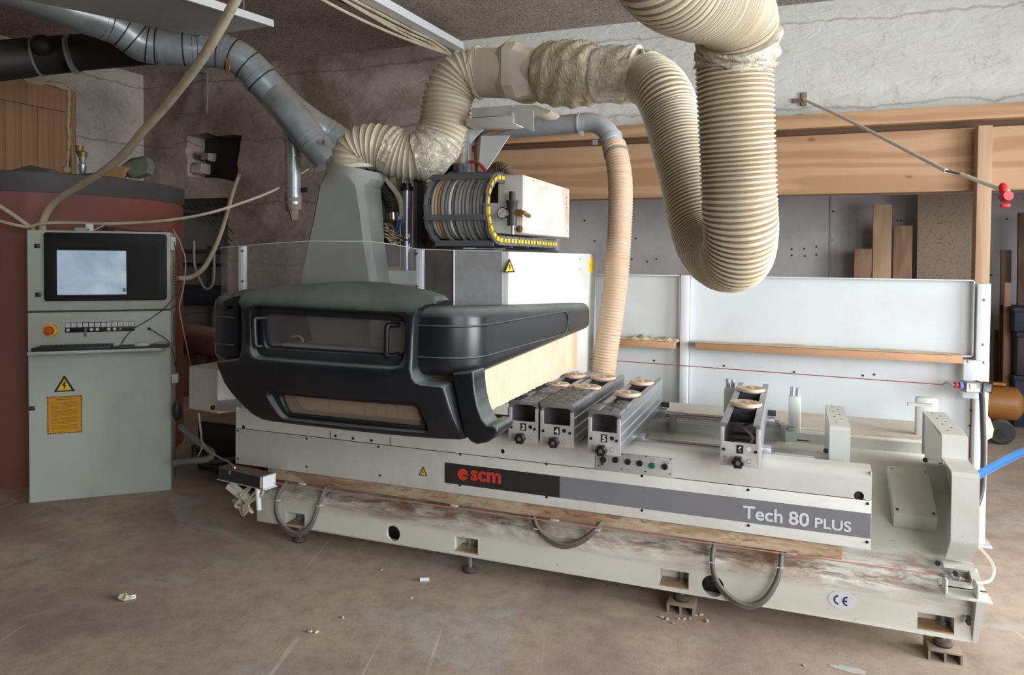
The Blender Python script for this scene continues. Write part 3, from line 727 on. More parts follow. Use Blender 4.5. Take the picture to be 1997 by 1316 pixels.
# shelf strips with sawdust lying on the fence
def shelf(pa, pb, Y0, label):
    a, c = at(*pa, Y=Y0), at(*pb, Y=Y0)
    z1 = a.z
    o = B().box(a.x, c.x, Y0, FY+.02, z1-.045, z1-.002, .002).build('wood_shelf_strip', M['cardboard']); prop(o, label, 'shelf')
    return a.x, c.x, z1
s1 = shelf((1185, 660), (1316, 666), FY-.10, 'short brown board strip on the fence left of the middle post')
s2 = shelf((1356, 668), (1878, 700), FY-.10, 'long brown board strip on the fence right of the middle post')
def heap(x0, x1, y0, y1, z, hmax, seed, n=40, m=8, shape=None):
    random.seed(seed); b = B(); g = []
    for j in range(m+1):
        row = []
        for i in range(n+1):
            u, v = i/n, j/m
            e = (math.sin(PI*u)**.4)*(math.sin(PI*v)**.6) if 0 < u < 1 and 0 < v < 1 else 0
            h = hmax*e*(.35+.65*abs(math.sin(u*7+seed)*math.cos(u*17+seed*2+v*3)))*random.uniform(.7, 1.1)
            row.append(b.bm.verts.new((x0+(x1-x0)*u, y0+(y1-y0)*v, z+h)))
        g.append(row)
    for j in range(m):
        for i in range(n): b.bm.faces.new((g[j][i], g[j][i+1], g[j+1][i+1], g[j+1][i]))
    bot = [[b.bm.verts.new((v.co.x, v.co.y, z-.001)) for v in row] for row in (g[0], g[-1])]
    b.bm.faces.new([*bot[0], *bot[1][::-1]][::-1])
    return b
o = heap(s1[0]+.05, s1[1]+.02, FY-.10, FY+.018, s1[2], .035, 2).build('sawdust_heap', M['sawdust']); prop(o, 'line of sawdust on the short fence board strip', 'sawdust', kind='stuff')
o = heap(s2[0]-.03, s2[1]-.05, FY-.10, FY+.018, s2[2], .014, 5, 120).build('sawdust_heap', M['sawdust']); prop(o, 'thin line of sawdust on the long fence board strip', 'sawdust', kind='stuff')

# pull wire along the fence with its switch
WY = 4.55
wl, wr = at(1172, 701, Y=WY), at(1838, 750, Y=WY)
wire = thing('rear_pull_wire', wr, 'thin dark red safety pull wire stretched in front of the fence', 'wire')
B().tube([at(1100, 696, Y=WY), wr], .0028, n=6, sm=0).build('pull_wire', M['wire'], wire)
B().tube([wr, at(1848, 746, Y=WY), at(1862, 752, Y=WY)], .006, n=6).build('wire_end', M['alu_dark'], wire)
sw = thing('safety_switch', at(1895, 753, Y=WY+.1), 'small grey switch with red end on the right fence post', 'switch')
a, c = at(1880, 753, Y=WY+.08), at(1908, 754, Y=WY+.1)
B().cyl(at(1862, 750, Y=WY+.06), a, .017, n=16).build('red_end', M['red'], sw)
B().cyl(at(1872, 751, Y=WY+.06), at(1878, 751, Y=WY+.06), .019, n=16).build('blue_ring', M['blue'], sw)
bar(B(), a, c, .05, .052, bev=.006).build('switch_body', M['galv'], sw)
bar(B(), a.lerp(c, .35)+Vector((0, -.028, 0)), a.lerp(c, .75)+Vector((0, -.028, 0)), .004, .03).build('label_plate', M['letter'], sw)
bar(B(), at(1908, 754, Y=WY+.1), at(1926, 755, Y=WY+.14), .05, .045, bev=.006).build('cable_outlet', M['darksteel'], sw)
o = B().tube([at(1914, 762, Y=WY+.1), at(1916, 800, Y=WY+.1), at(1918, 880, Y=WY+.08), at(1915, 950, Y=WY+.05), at(1905, 985, Y=WY), at(1890, 1004, Y=WY-.05)], .014, n=10).build('black_cable', M['cableblack'])
prop(o, 'black cable hanging from the grey switch down the fence post', 'cable')
o = B().tube([(.702, 3.98, .63), at(1884, 938, Y=4.0), at(1910, 925, Y=3.95), at(1950, 903, Y=3.9), at(2000, 880, Y=3.8), at(2070, 870, Y=3.7), (1.75, 3.5, .35), (2.0, 3.3, .06), (2.4, 3.1, .018), (3.4, 3.0, .018)], .018, n=14).build('blue_hose', M['blue'])
prop(o, 'light blue air hose leaving the machine to the right', 'hose')
o = B().tube([at(1880, 1052, Y=3.9), at(1896, 1056, Y=3.85), at(1922, 1080, Y=3.7), at(1938, 1105, Y=3.55), at(1934, 1128, Y=3.4), at(1918, 1136, Y=3.3), at(1896, 1135, Y=3.25)], .006, n=8).build('clear_tube', M['clear'])
prop(o, 'thin clear tube looping beside the right end of the machine', 'tube')

# ================================================================ MACHINE BED
X0, X1 = -2.80, .70
bed = thing('machine_bed', (-1.05, 3.9, 0), 'long white router machine bed with sloping deck and striped front panel', 'machine')
prof = [(3.29, .10), (3.29, .272), (3.30, .287), (3.96, .625), (4.12, .64), (4.12, .70), (4.60, .70), (4.60, .10)]
cuts = []
def pocket(x0p, y0p, x1p, y1p, depth=.16):
    a, c = at(x0p, y1p, Y=3.29), at(x1p, y0p, Y=3.29); return B().box(a.x, c.x, 3.2, 3.29+depth, a.z, c.z)
PK = [(557, 997, 594, 1028), (886.5, 1045, 932, 1082), (1286, 1108, 1343, 1151), (1789, 1193, 1861, 1238)]
PKH = []
for q in PK:
    a, c = at(q[0], (q[1]+q[3])/2, Y=3.29), at(q[2], (q[1]+q[3])/2, Y=3.29)
    zt = at(q[0], q[1], Y=3.29).z; zb = at(q[2], q[3], Y=3.29).z
    cuts.append(B().box(a.x, c.x, 3.2, 3.39, zb, zt)); PKH.append((a.x, c.x, zb, zt))
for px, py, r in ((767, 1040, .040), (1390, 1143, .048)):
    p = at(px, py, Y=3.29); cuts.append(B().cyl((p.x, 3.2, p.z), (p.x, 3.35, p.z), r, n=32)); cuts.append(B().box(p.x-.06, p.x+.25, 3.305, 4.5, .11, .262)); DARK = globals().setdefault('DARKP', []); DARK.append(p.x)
b = B().prism(prof, 'X', X0, X1, .008)
b.build('base_body', M['base'], bed, cut=cuts)
for dx_ in DARKP: B().box(dx_-.055, dx_+.245, 3.34, 3.36, .112, .26).build('hole_shade_plate', M['black'], bed)  # black plates added in the cavities, standing in for shade behind the holes
random.seed(11)
for k, (xa, xb, zb, zt) in enumerate(PKH):
    B().box(xa+.002, xb-.002, 3.292, 3.389, zb+.0005, zb+.006).build('pocket_floor_dirt', M['rail'], bed)
# end cheek with wedge shape at the right end
ch = [at(1922, 1152, Y=3.235), at(1894, 1254, Y=3.29)]
b = B().loft([[(X1-.02, 3.29, .105), (X1-.0, 3.29, .105), (X1+.0, 3.40, .105), (X1-.02, 3.40, .105)],
              [(X1-.02, 3.225, .325), (X1+.012, 3.225, .325), (X1+.012, 3.40, .36), (X1-.02, 3.40, .36)]])
b.build('end_cheek', M['white'], bed)
b = B()
for px, py in ((1889, 1205), (1888, 1213)):
    p = at(px, py, Y=3.262); b.cyl((p.x, 3.252, p.z), (p.x, 3.27, p.z), .009, n=12)
b.build('cheek_hole', M['black'], bed)
# stained rail under the front panel
xe = at(1643, 1080, Y=3.262).x
B().box(X0+.1, xe, 3.262, 3.40, .365, .425, .006).build('stained_rail', M['rail'], bed)
b = B()
for px in (595, 890, 1085, 1545):
    p = at(px, 1000, Y=3.3); B().box(p.x-.02, p.x+.02, 3.268, 3.29, .352, .366, .003).build('rail_clip', M['white'], bed)
# front panels
PY = 3.25
px0, px1 = at(460, 870, Y=PY).x, .311
def zat(px, py, Y): return at(px, py, Y=Y).z
zs = zat(1500, 953.6, PY)     # seam height
zb = zat(1100, 990.6, PY)
kh = at(474, 833, Y=PY); kh2 = at(1675, 967, Y=PY)
cut = [B().cyl((p.x, 3.1, p.z), (p.x, 3.2, p.z), .014, n=20) for p in (kh, kh2)]
upper = [(PY, zs+.002)]
for k in range(7):
    t = PI/2*k/6; upper.append((PY+.045-.045*math.cos(t), .712+.040*math.sin(t)))
upper += [(PY+.10, .752), (PY+.10, .746), (PY+.045, .746), (PY+.006, .712), (PY+.006, zs+.002)]
hs = []
for px, py, r in ((474, 833, .013), (1675, 967, .019), (980, 880, .011)):
    p = at(px, py, Y=PY); hs.append(B().cyl((p.x, PY-.1, p.z), (p.x, PY+.03, p.z), r, n=20))
B().prism(upper, 'X', px0, px1).build('upper_front_panel', M['white'], bed, cut=hs, smooth=50)
B().box(px0, px1, PY-.003, PY+.003, zb, zs-.001, .0015).build('lower_front_panel', M['white'], bed)
B().box(px1-.006, px1, PY+.003, 3.34, zb, .745).build('panel_end', M['white'], bed)
B().box(px0, px0+.006, PY+.003, 3.34, zb, .745).build('panel_end', M['white'], bed)
B().box(px0+.02, px1-.02, 3.27, 3.285, zb+.02, .7).build('panel_backing', M['darksteel'], bed)
# stripe
sx0, sxm, sx1 = at(868, 920, Y=PY).x, at(1092, 950, Y=PY).x, px1-.001
z1 = (zat(868, 899.6, PY)+zat(1698, 1003, PY))/2; z0 = (zat(868, 940.5, PY)+zat(1698, 1050, PY))/2
YS = PY-.003
B().box(sx0, sxm, YS-.0015, YS, z0, z1).build('black_stripe', M['blackstripe'], bed)
B().box(sxm, sx1, YS-.0015, YS, z0, z1).build('grey_stripe', M['greystripe'], bed)
# logo: disc with a wedge, then the letters
YT = YS-.0016
lc = at(903, 925, Y=YT); r = .029
pts = []
for k in range(41):
    a = math.radians(22+ (335-22)*k/40 - 0); pts.append((lc.x+r*math.cos(a), lc.z+r*math.sin(a)))
pts += [(lc.x-.006, lc.z-.006)]
b = B().prism(pts, 'Y', YT-.001, YT)
b.prism([(lc.x-.002, lc.z-.0005), (lc.x+r*.98, lc.z+r*.28), (lc.x+r, lc.z-.002)], 'Y', YT-.001, YT)
b.build('logo_disc', M['scmred'], bed)
zl = at(918, 934, Y=YT).z
def fit(body, name, mat, pl, pr_, base, up, bold, ptop):
    """write body so it spans pl..pr_ (picture columns) on the panel with its tall letters up to ptop"""
    a, c = at(*pl, Y=YT), at(*pr_, Y=YT)
    o = lettering(body, name, mat, (a.x, YT, base), (1, 0, 0), (0, 0, 1), 1.0, bed, bold=bold)
    xs = [v.co.x for v in o.data.vertices]; zs_ = [v.co.z for v in o.data.vertices]
    lx, hx, lz, hz = min(xs), max(xs), min(zs_), max(zs_)
    org = ORG[bed]
    for v in o.data.vertices:
        v.co.x = (a.x-org.x)+(v.co.x-lx)/(hx-lx)*(c.x-a.x); v.co.z = (base-org.z)+(v.co.z-lz)/(hz-lz)*(ptop-base)
        v.co.y = YT-org.y-(.001 if v.co.y < YT-org.y else 0)
    return o
fit('scm', 'brand_lettering', M['scmred'], (918, 930), (977, 936), at(947, 940, Y=YT).z, None, .032, at(947, 919.5, Y=YT).z)
fit('Tech', 'model_lettering', M['letter'], (1449, 1000), (1526, 1010), at(1449, 1010.5, Y=YT).z, None, .018, at(1449, 985.0, Y=YT).z)
fit('80', 'number_lettering', M['letter'], (1538, 1000), (1578, 1010), at(1449, 1010.8, Y=YT).z, None, .018, at(1449, 985.0, Y=YT).z)
fit('PLUS', 'suffix_lettering', M['letter'], (1589, 1020), (1660, 1030), at(1592, 1029, Y=YT).z, None, .018, at(1592, 1009, Y=YT).z)
# screws of the panel
for px, py in ((464, 839.5), (598, 855), (738, 871), (464, 894), (598, 910), (741, 927), (898, 886), (897, 946), (1066, 904.6), (1066, 969), (1252, 928), (1252, 995), (1459, 955), (1459.5, 1024.5), (1692, 982), (1691, 1057)):
    p = at(px, py, Y=PY-.003); B().lathe([(0, -.003), (.005, -.003), (.0065, 0), (0, 0)], (p.x, PY-.003, p.z), (0, 1, 0), n=10).build('panel_screw', M['black'], bed)
# recessed handle plate left and its screws
a, c = at(645, 846, Y=PY), at(762, 868, Y=PY)
za, zc_ = (at(645, 841, Y=PY).z), at(645, 858, Y=PY).z
b = B(); 
for q0_, q1_ in (((a.x, za), (a.x, zc_)), ((a.x, zc_), (c.x, zc_)), ((c.x, za), (c.x, zc_))):
    b.box(min(q0_[0], q1_[0])-.0015, max(q0_[0], q1_[0])+.0015, PY-.002, PY+.002, min(q0_[1], q1_[1])-.0015, max(q0_[1], q1_[1])+.0015)
b.build('flap_outline', M['brownsteel'], bed)
for px, py in ((654, 850), (688, 855), (724, 859)):
    p = at(px, py, Y=PY-.003); B().lathe([(0, -.003), (.007, -.002), (.008, 0), (0, 0)], (p.x, PY, p.z), (0, 1, 0), n=10).build('flap_screw', M['black'], bed)
# warning triangle
def warn(cx, cz, Y, s, parent, n=None, sub=None, key='yellow', M4=None):
    pass
def triangle(parent, c, xd, ud, w, h):
    """black-edged yellow triangle with a black flash; c is the middle of its base"""
    c, xd, ud = Vector(c), Vector(xd).normalized(), Vector(ud).normalized(); nd = xd.cross(ud)
    def P3(x, y, z=0): return c+xd*x+ud*y+nd*z
    def plate(name, poly, mat, z0, z1):
        b = B(); r0 = [P3(x, y, z0) for x, y in poly]; r1 = [P3(x, y, z1) for x, y in poly]; b.loft([r0, r1])
        return b.build(name, mat, parent)
    k = .16
    plate('warning_triangle_edge', [(-w/2, 0), (w/2, 0), (.02*w, h), (-.02*w, h)], M['inkblack'], 0, .0008)
    plate('warning_triangle', [(-w/2*(1-2*k), h*.085), (w/2*(1-2*k), h*.085), (0, h*.80)], M['yellow'], .0008, .0014)
    plate('flash_symbol', [(-.02*w, h*.64), (.07*w, h*.58), (.01*w, h*.44), (.09*w, h*.40), (-.01*w, h*.14), (-.04*w, h*.15), (-.045*w, h*.19), (-.01*w, h*.33), (-.10*w, h*.38)], M['inkblack'], .0014, .002)
p = at(825, 927.5, Y=PY-.0035)
triangle(bed, (p.x, PY-.0035, p.z), (1, 0, 0), (0, 0, 1), .048, .047)
# CE mark
p = at(1642, 1170, Y=3.289)
b = B(); b.lathe([(0, 0), (.052, 0), (.052, .0015), (0, .0015)], (p.x, 3.2895, p.z), (0, -1, 0), n=40)
for v in b.bm.verts: v.co.z = p.z+(v.co.z-p.z)*.72
b.build('oval_mark_plate', M['letter'], bed)
b = B()
def arc(b, cx, cz, r, a0, a1, wd=.006, y=3.2878):
    n = 14; ro, ri = r+wd/2, r-wd/2
    poly = [(cx+ro*math.cos(math.radians(a0+(a1-a0)*k/n)), cz+ro*math.sin(math.radians(a0+(a1-a0)*k/n))) for k in range(n+1)]
    poly += [(cx+ri*math.cos(math.radians(a1-(a1-a0)*k/n)), cz+ri*math.sin(math.radians(a1-(a1-a0)*k/n))) for k in range(n+1)]
    b.prism(poly, 'Y', y-.001, y)
arc(b, p.x-.012, p.z-.001, .017, 95, 265); arc(b, p.x+.022, p.z-.002, .017, 95, 265)
b.box(p.x+.008, p.x+.020, 3.2868, 3.2878, p.z-.005, p.z+.001)
b.build('ce_lettering', M['inkblue'], bed)
# control plate on the front panel
cpa, cpb = at(1162, 880, Y=PY-.001), at(1312, 920, Y=PY-.001)
zt_ = at(1162, 879.5, Y=PY).z; zb_ = at(1162, 912, Y=PY).z; zt2 = at(1312, 897, Y=PY).z
xa, xb = at(1162, 895, Y=PY).x, at(1312, 915, Y=PY).x
B().box(xa-.004, xb+.004, PY-.002, PY+.001, zb_-.012, zt_+.004, .001).build('control_plate_recess', M['steelgrey'], bed)
cpl = B().box(xa, xb, PY-.004, PY-.001, zb_-.006, zt_, .001).build('control_plate', M['endplate'], bed)
def onp(px, py): return at(px, py, Y=PY-.004)
for k, (px, py) in enumerate(((1201, 896.5), (1225, 900), (1248, 903), (1272, 907.5), (1297, 909.5))):
    p = onp(px, py)
    B().lathe([(0, 0), (.0135, 0), (.0135, .008), (.011, .011), (0, .011)], (p.x, PY-.004, p.z), (0, -1, 0), n=20).build('push_button', M['green' if k == 3 else 'black'], bed)
p = onp(1177, 896)
B().lathe([(0, 0), (.0135, 0), (.0135, .008), (0, .01)], (p.x, PY-.004, p.z), (0, -1, 0), n=20).box(p.x-.004, p.x+.002, PY-.024, PY-.01, p.z-.022, p.z+.012, .001).build('selector_knob', M['black'], bed)
b = B()
for px, py in ((1169, 880.5), (1214, 885), (1260, 890), (1308, 896), (1168, 908), (1213, 914), (1259, 919), (1307, 924)):
    p = onp(px, py); b.cyl((p.x, PY-.006, p.z), (p.x, PY-.003, p.z), .003, n=8)
b.build('plate_screw', M['black'], bed)
b = B()
for px, py in ((1201, 886.5), (1225, 889), (1250, 893), (1273, 897)):
    p = onp(px, py); x, z = p.x, p.z
    for q in ((x-.011, x+.009, z+.006, z+.007), (x-.011, x+.009, z-.003, z-.002), (x-.011, x-.010, z-.003, z+.007), (x+.008, x+.009, z-.003, z+.007)): b.box(q[0], q[1], PY-.0046, PY-.004, q[2], q[3])
for px, py in ((1178, 886), (1297, 900)):
    p = onp(px, py)
    for r_ in (0, .007): b.box(p.x-.018, p.x+.018, PY-.0046, PY-.004, p.z-r_, p.z-r_+.0025)
b.build('plate_symbols', M['inkgrey'], bed)

# rods and inner tray
def rod(pa, pb, z, r, name, mat, nm2=None, xa=None):
    a, c = at(*pa, Z=z), at(*pb, Z=z); y = (a.y+c.y)/2
    B().cyl((xa if xa is not None else a.x, y, z), (c.x, y, z), r, n=20).build(name, mat, bed); return y
RY1 = rod((1240, 853.5), (1512, 884.5), .745, .014, 'guide_rod', M['steel'], xa=-2.7)
RY2 = rod((1285, 804), (1520, 825), .745, .014, 'guide_rod', M['steel'], xa=-2.7)
B().box(-2.7, .02, RY1+.018, RY1+.05, .70, .735, .003).build('rod_support', M['alu'], bed)
B().box(-2.7, .1, RY1-.05, RY1-.01, .735, .748, .002).build('front_scale_strip', M['alu'], bed)
B().box(-2.7, .02, RY2+.018, RY2+.04, .72, .735, .003).build('rod_support', M['alu'], bed)
for x in (-2.6, -1.8, -.62, -.05):
    B().box(x, x+.03, RY2-.02, RY2+.05, .65, .74, .004).build('rod_bracket', M['steelgrey'], bed)
B().box(-2.7, X1-.02, 4.13, 4.58, .70, .706).build('rear_ledge', M['ledge'], bed)
B().box(-2.7, X1-.02, 4.10, 4.116, .63, .69).build('ledge_face', M['white'], bed)
B().box(-2.78, X1-.4, 3.40, 3.95, .60, .612).build('deck_tray', M['white'], bed)
B().box(-.0, .2, 3.62, 3.85, .52, .665, .03).build('deck_hump', M['white'], bed)
# brackets: bent sheet arms standing on the deck
def arm(name, x0, x1, prof, mat=M['white'], bev=.004):
    b = B(); n = len(prof); t = .006
    b.prism(prof, 'X', x0, x1, bev); return b.build(name, mat, bed)
x0a, x1a = at(1805, 850, Y=3.6).x, .70
# right end arm: top, step and swept-back foot, built as thick bent strip
def strip(path, th):
    P2 = [Vector((p[0], p[1])) for p in path]; L, R_ = [], []
    for i, p in enumerate(P2):
        a = P2[max(0, i-1)]; c = P2[min(len(P2)-1, i+1)]
        t = (c-a).normalized(); nrm = Vector((-t.y, t.x)); L.append(p+nrm*th/2); R_.append(p-nrm*th/2)
    return [(p.x, p.y) for p in L]+[(p.x, p.y) for p in R_[::-1]]
pathR = [(4.02, .66), (4.02, .865), (3.55, .865), (3.535, .861), (3.525, .85), (3.52, .765), (3.33, .765), (3.315, .761), (3.305, .75), (3.30, .50), (3.305, .485), (3.40, .385)]
B().prism(strip(pathR, .008), 'X', .60, .695).build('end_arm_strip', M['white'], bed, smooth=30)
wp = [at(x, y, X=.606) for x, y in ((1804, 807), (1837, 851), (1837, 903), (1804, 897))]
B().prism([(p.y, p.z) for p in wp], 'X', .604, .609).build('arm_web', M['white'], bed)
B().prism([(4.0, .86), (3.53, .86), (3.53, .76), (3.31, .76), (3.305, .5), (3.40, .39), (3.46, .38), (4.0, .64)], 'X', .688, .693).build('arm_web', M['white'], bed)
B().box(.588, .70, 3.36, 3.42, .36, .372, M=None).build('arm_foot', M['white'], bed)
xm0, xm1 = .163, .247
B().prism(strip([(3.99, .62), (3.99, .865), (3.53, .865), (3.515, .86), (3.507, .85), (3.505, .50)], .008), 'X', xm0, xm1).build('middle_arm_strip', M['white'], bed, smooth=30)
B().prism([(3.985, .64), (3.985, .86), (3.51, .86), (3.51, .50), (3.60, .45)], 'X', xm0+.002, xm0+.007).build('arm_web', M['white'], bed)
for x0, x1, ya, yb_ in ((.60, .695, 3.6, 3.98), (xm0, xm1, 3.58, 3.95)):
    b = B()
    for k in range(7):
        y = ya+(yb_-ya)*k/6; x = (x0+x1)/2+(.012 if k % 2 else -.012); b.cyl((x, y, .8685), (x, y, .8705), .004, n=8)
    b.build('arm_holes', M['black'], bed)
for px, py, Y in ((1805, 897, 3.9), (1834, 900, 3.78), (1611, 879, 3.66), (1829, 1098, 3.39), (1863, 1118, 3.36)):
    p = at(px, py, Y=Y); B().lathe([(0, 0), (.011, 0), (.011, .01), (0, .01)], p, (-.3, -1, .3), n=10).build('arm_bolt', M['darksteel'], bed)
# end stop behind the arms
for x, y, zt_ in ((-.31, 4.12, .90), (.02, 4.12, .88)):
    b = B().box(x-.03, x+.03, y-.02, y+.05, .70, zt_, .008)
    b.build('end_stop', M['white'], bed)
    B().cyl((x-.012, y+.015, zt_), (x-.012, y+.015, zt_+.045), .012, n=12).cyl((x+.014, y+.02, zt_), (x+.014, y+.02, zt_+.04), .010, n=12).build('stop_pin', M['alu'], bed)
B().box(.03, .10, 4.10, 4.16, .645, .66, .004).build('end_stop_foot', M['white'], bed)
B().box(.60, .70, 4.22, 4.27, .70, .90, .01).box(.55, .66, 4.12, 4.15, .87, .885).build('rear_end_stop', M['white'], bed)
# wedge shaped cover box on the slope
def S3(y): return .287+(y-3.30)*.512
wx0, wx1 = .428, .597
wz1 = at(1790, 1006, Y=3.545).z; wz2 = at(1780, 912, Y=3.80).z
B().prism([(3.575, S3(3.575)), (3.545, wz1), (3.80, wz2), (3.88, S3(3.88)+.01)], 'X', wx0, wx1, .006).build('deck_box', M['white'], bed)
for x, y, z in ((wx0+.015, 3.562, wz1+.014), (wx1-.015, 3.562, wz1+.014), (wx0+.015, 3.785, wz2-.012), (wx1-.015, 3.785, wz2-.012)):
    B().ball((x, y, z), .006, n=5).build('box_screw', M['darksteel'], bed)
# feet
for px, py, ch_ in ((917, 1111, 0), (1330, 1180, 1), (1838, 1276, 1), (585, 1035, 0)):
    p = at(px, py, Y=3.36); x = p.x; zt0 = .045 if ch_ else 0.0
    B().lathe([(0, 0), (.034, 0), (.038, .008), (.03, .02), (.012, .024), (0, .024)], (x, 3.36, zt0), n=24).build('levelling_foot', M['rubber'], bed)
    B().cyl((x, 3.36, zt0+.02), (x, 3.36, .18), .010, n=14).build('foot_stud', M['galv'], bed)
    B().cyl((x, 3.36, .125), (x, 3.36, .14), .017, n=6).build('foot_nut', M['galv'], bed)
    if ch_:
        t = thing('steel_channel', (x, 3.36, 0), 'dusty steel channel block on the floor under the '+('middle' if px < 1500 else 'right end')+' machine foot', 'block')
        b = B().box(x-.06, x+.06, 3.30, 3.42, .036, .044, .002).box(x-.06, x-.052, 3.30, 3.42, 0, .04).box(x+.052, x+.06, 3.30, 3.42, 0, .04).box(x-.004, x+.004, 3.30, 3.42, 0, .04)
        b.build('channel_section', M['concrete_block'], t)
# hanging cable loops under the front
for k, (lab, pts) in enumerate((('grey cable loop hanging under the left end of the machine front', [(556, 935), (540, 975), (545, 1018), (575, 1043), (605, 1028), (622, 985), (630, 945)]),
                ('shallow grey cable loop hanging under the middle of the machine', [(1030, 995), (1047, 1030), (1075, 1056), (1103, 1066), (1135, 1056), (1165, 1032), (1180, 1015)]),
                ('large grey cable loop hanging under the right part of the machine', [(1395, 1052), (1389, 1095), (1400, 1140), (1430, 1172), (1460, 1184), (1490, 1172), (1512, 1140), (1522, 1105), (1526, 1065)]))):
    t = thing('cable_loop', at(*pts[len(pts)//2], Y=3.27), lab, 'cable')
    for j, (dy, r, mt, dp) in enumerate(((0, .011, 'loop', 0), (-.012, .009, 'loop', 5))):
        q = [at(x, y-dp, Y=3.262+dy) for x, y in pts]; q[0].y = q[-1].y = 3.30
        B().tube(q, r, n=10).build('cable', M[mt], t)
    for j in (1, len(pts)-2):
        p = at(*pts[j], Y=3.252); B().box(p.x-.013, p.x+.013, p.y-.013, p.y+.013, p.z-.002, p.z+.002).build('cable_tie', M['whiteplastic'], t)
# front pull wire, its left switch box and right turnbuckle
FWY = 3.19
wa, wb_ = at(531, 941, Y=FWY), at(1833, 1121.5, Y=FWY)
fw = thing('front_pull_wire', wb_, 'thin red safety wire stretched along the machine front', 'wire')
B().tube([wa, wb_], .0026, n=6, sm=0).build('pull_wire', M['wirepink'], fw)
B().tube([wb_, at(1842, 1121, Y=FWY), at(1852, 1124, Y=FWY), at(1880, 1130, Y=FWY)], .007, n=8).build('turnbuckle', M['alu_dark'], fw)
B().lathe([(.004, -.006), (.012, 0), (.004, .006)], at(1856, 1122, Y=FWY), (1, 0, -.2), n=12).lathe([(.004, -.006), (.012, 0), (.004, .006)], at(1872, 1127, Y=FWY), (1, 0, -.2), n=12).build('shackle', M['steel'], fw)
b = B(); zz = .335
b.box(.555, .712, 3.14, 3.24, zz-.008, zz, .001).box(.558, .568, 3.15, 3.22, zz, zz+.055, .004).box(.662, .672, 3.15, 3.22, zz, zz+.05, .004)
b.box(.555, .712, 3.225, 3.30, zz-.02, zz, .001)
b.build('turnbuckle_bracket', M['white'], bed)
sb = thing('wire_switch_box', at(480, 940, Y=3.2), 'dusty black switch box on a white bracket at the left end of the machine', 'switch')
a, c = at(441, 919, Y=3.22), at(520, 937, Y=3.16)
bar(B(), a+Vector((0, 0, 0)), c, .085, .062, bev=.005).build('box_body', M['rubber'], sb)
bar(B(), a+Vector((-.02, 0, -.036)), c+Vector((.03, 0, -.036)), .085, .005).build('bracket_plate', M['white'], sb)
bar(B(), c+Vector((.0, 0, 0)), c+(c-a).normalized()*.022, .075, .06, bev=.004).build('box_end', M['whiteplastic'], sb)
for px in (449, 509): 
    p = at(px, 921+ (px-449)*.25, Y=3.15); B().lathe([(.004, 0), (.01, 0), (.01, .004), (.004, .004)], p, (0, -1, 0), n=12).build('eyelet', M['steel'], sb)
bar(B(), at(447, 945, Y=3.25), at(484, 975, Y=3.27), .05, .03).build('bracket_arm', M['white'], sb)
random.seed(4)
for k in range(6):
    x0_, x1_ = 480+random.uniform(-8, 25), 478+random.uniform(-8, 20)
    o = B().tube([at(x0_+10, 948, Y=3.22), at(x0_+random.uniform(-15, 15), 965, Y=3.2), at(x1_+random.uniform(-20, 15), 985, Y=3.2), at(x1_, 1000+random.uniform(-12, 8), Y=3.22), at(x1_-12+random.uniform(-9, 9), 975, Y=3.24)], .007, n=7).build('tangled_cord', M['cord'])
    prop(o, ('leftmost', 'second', 'third', 'fourth', 'fifth', 'rightmost')[k]+' strand of the pale tangled cords below the black switch box', 'cord', 'cords below the switch box')
o = B().tube([at(502, 950, Y=3.2), at(504, 975, Y=3.2), at(505, 994, Y=3.2)], .014, n=10).build('cord_plug', M['whiteplastic']); prop(o, 'white plug hanging below the black switch box', 'plug')

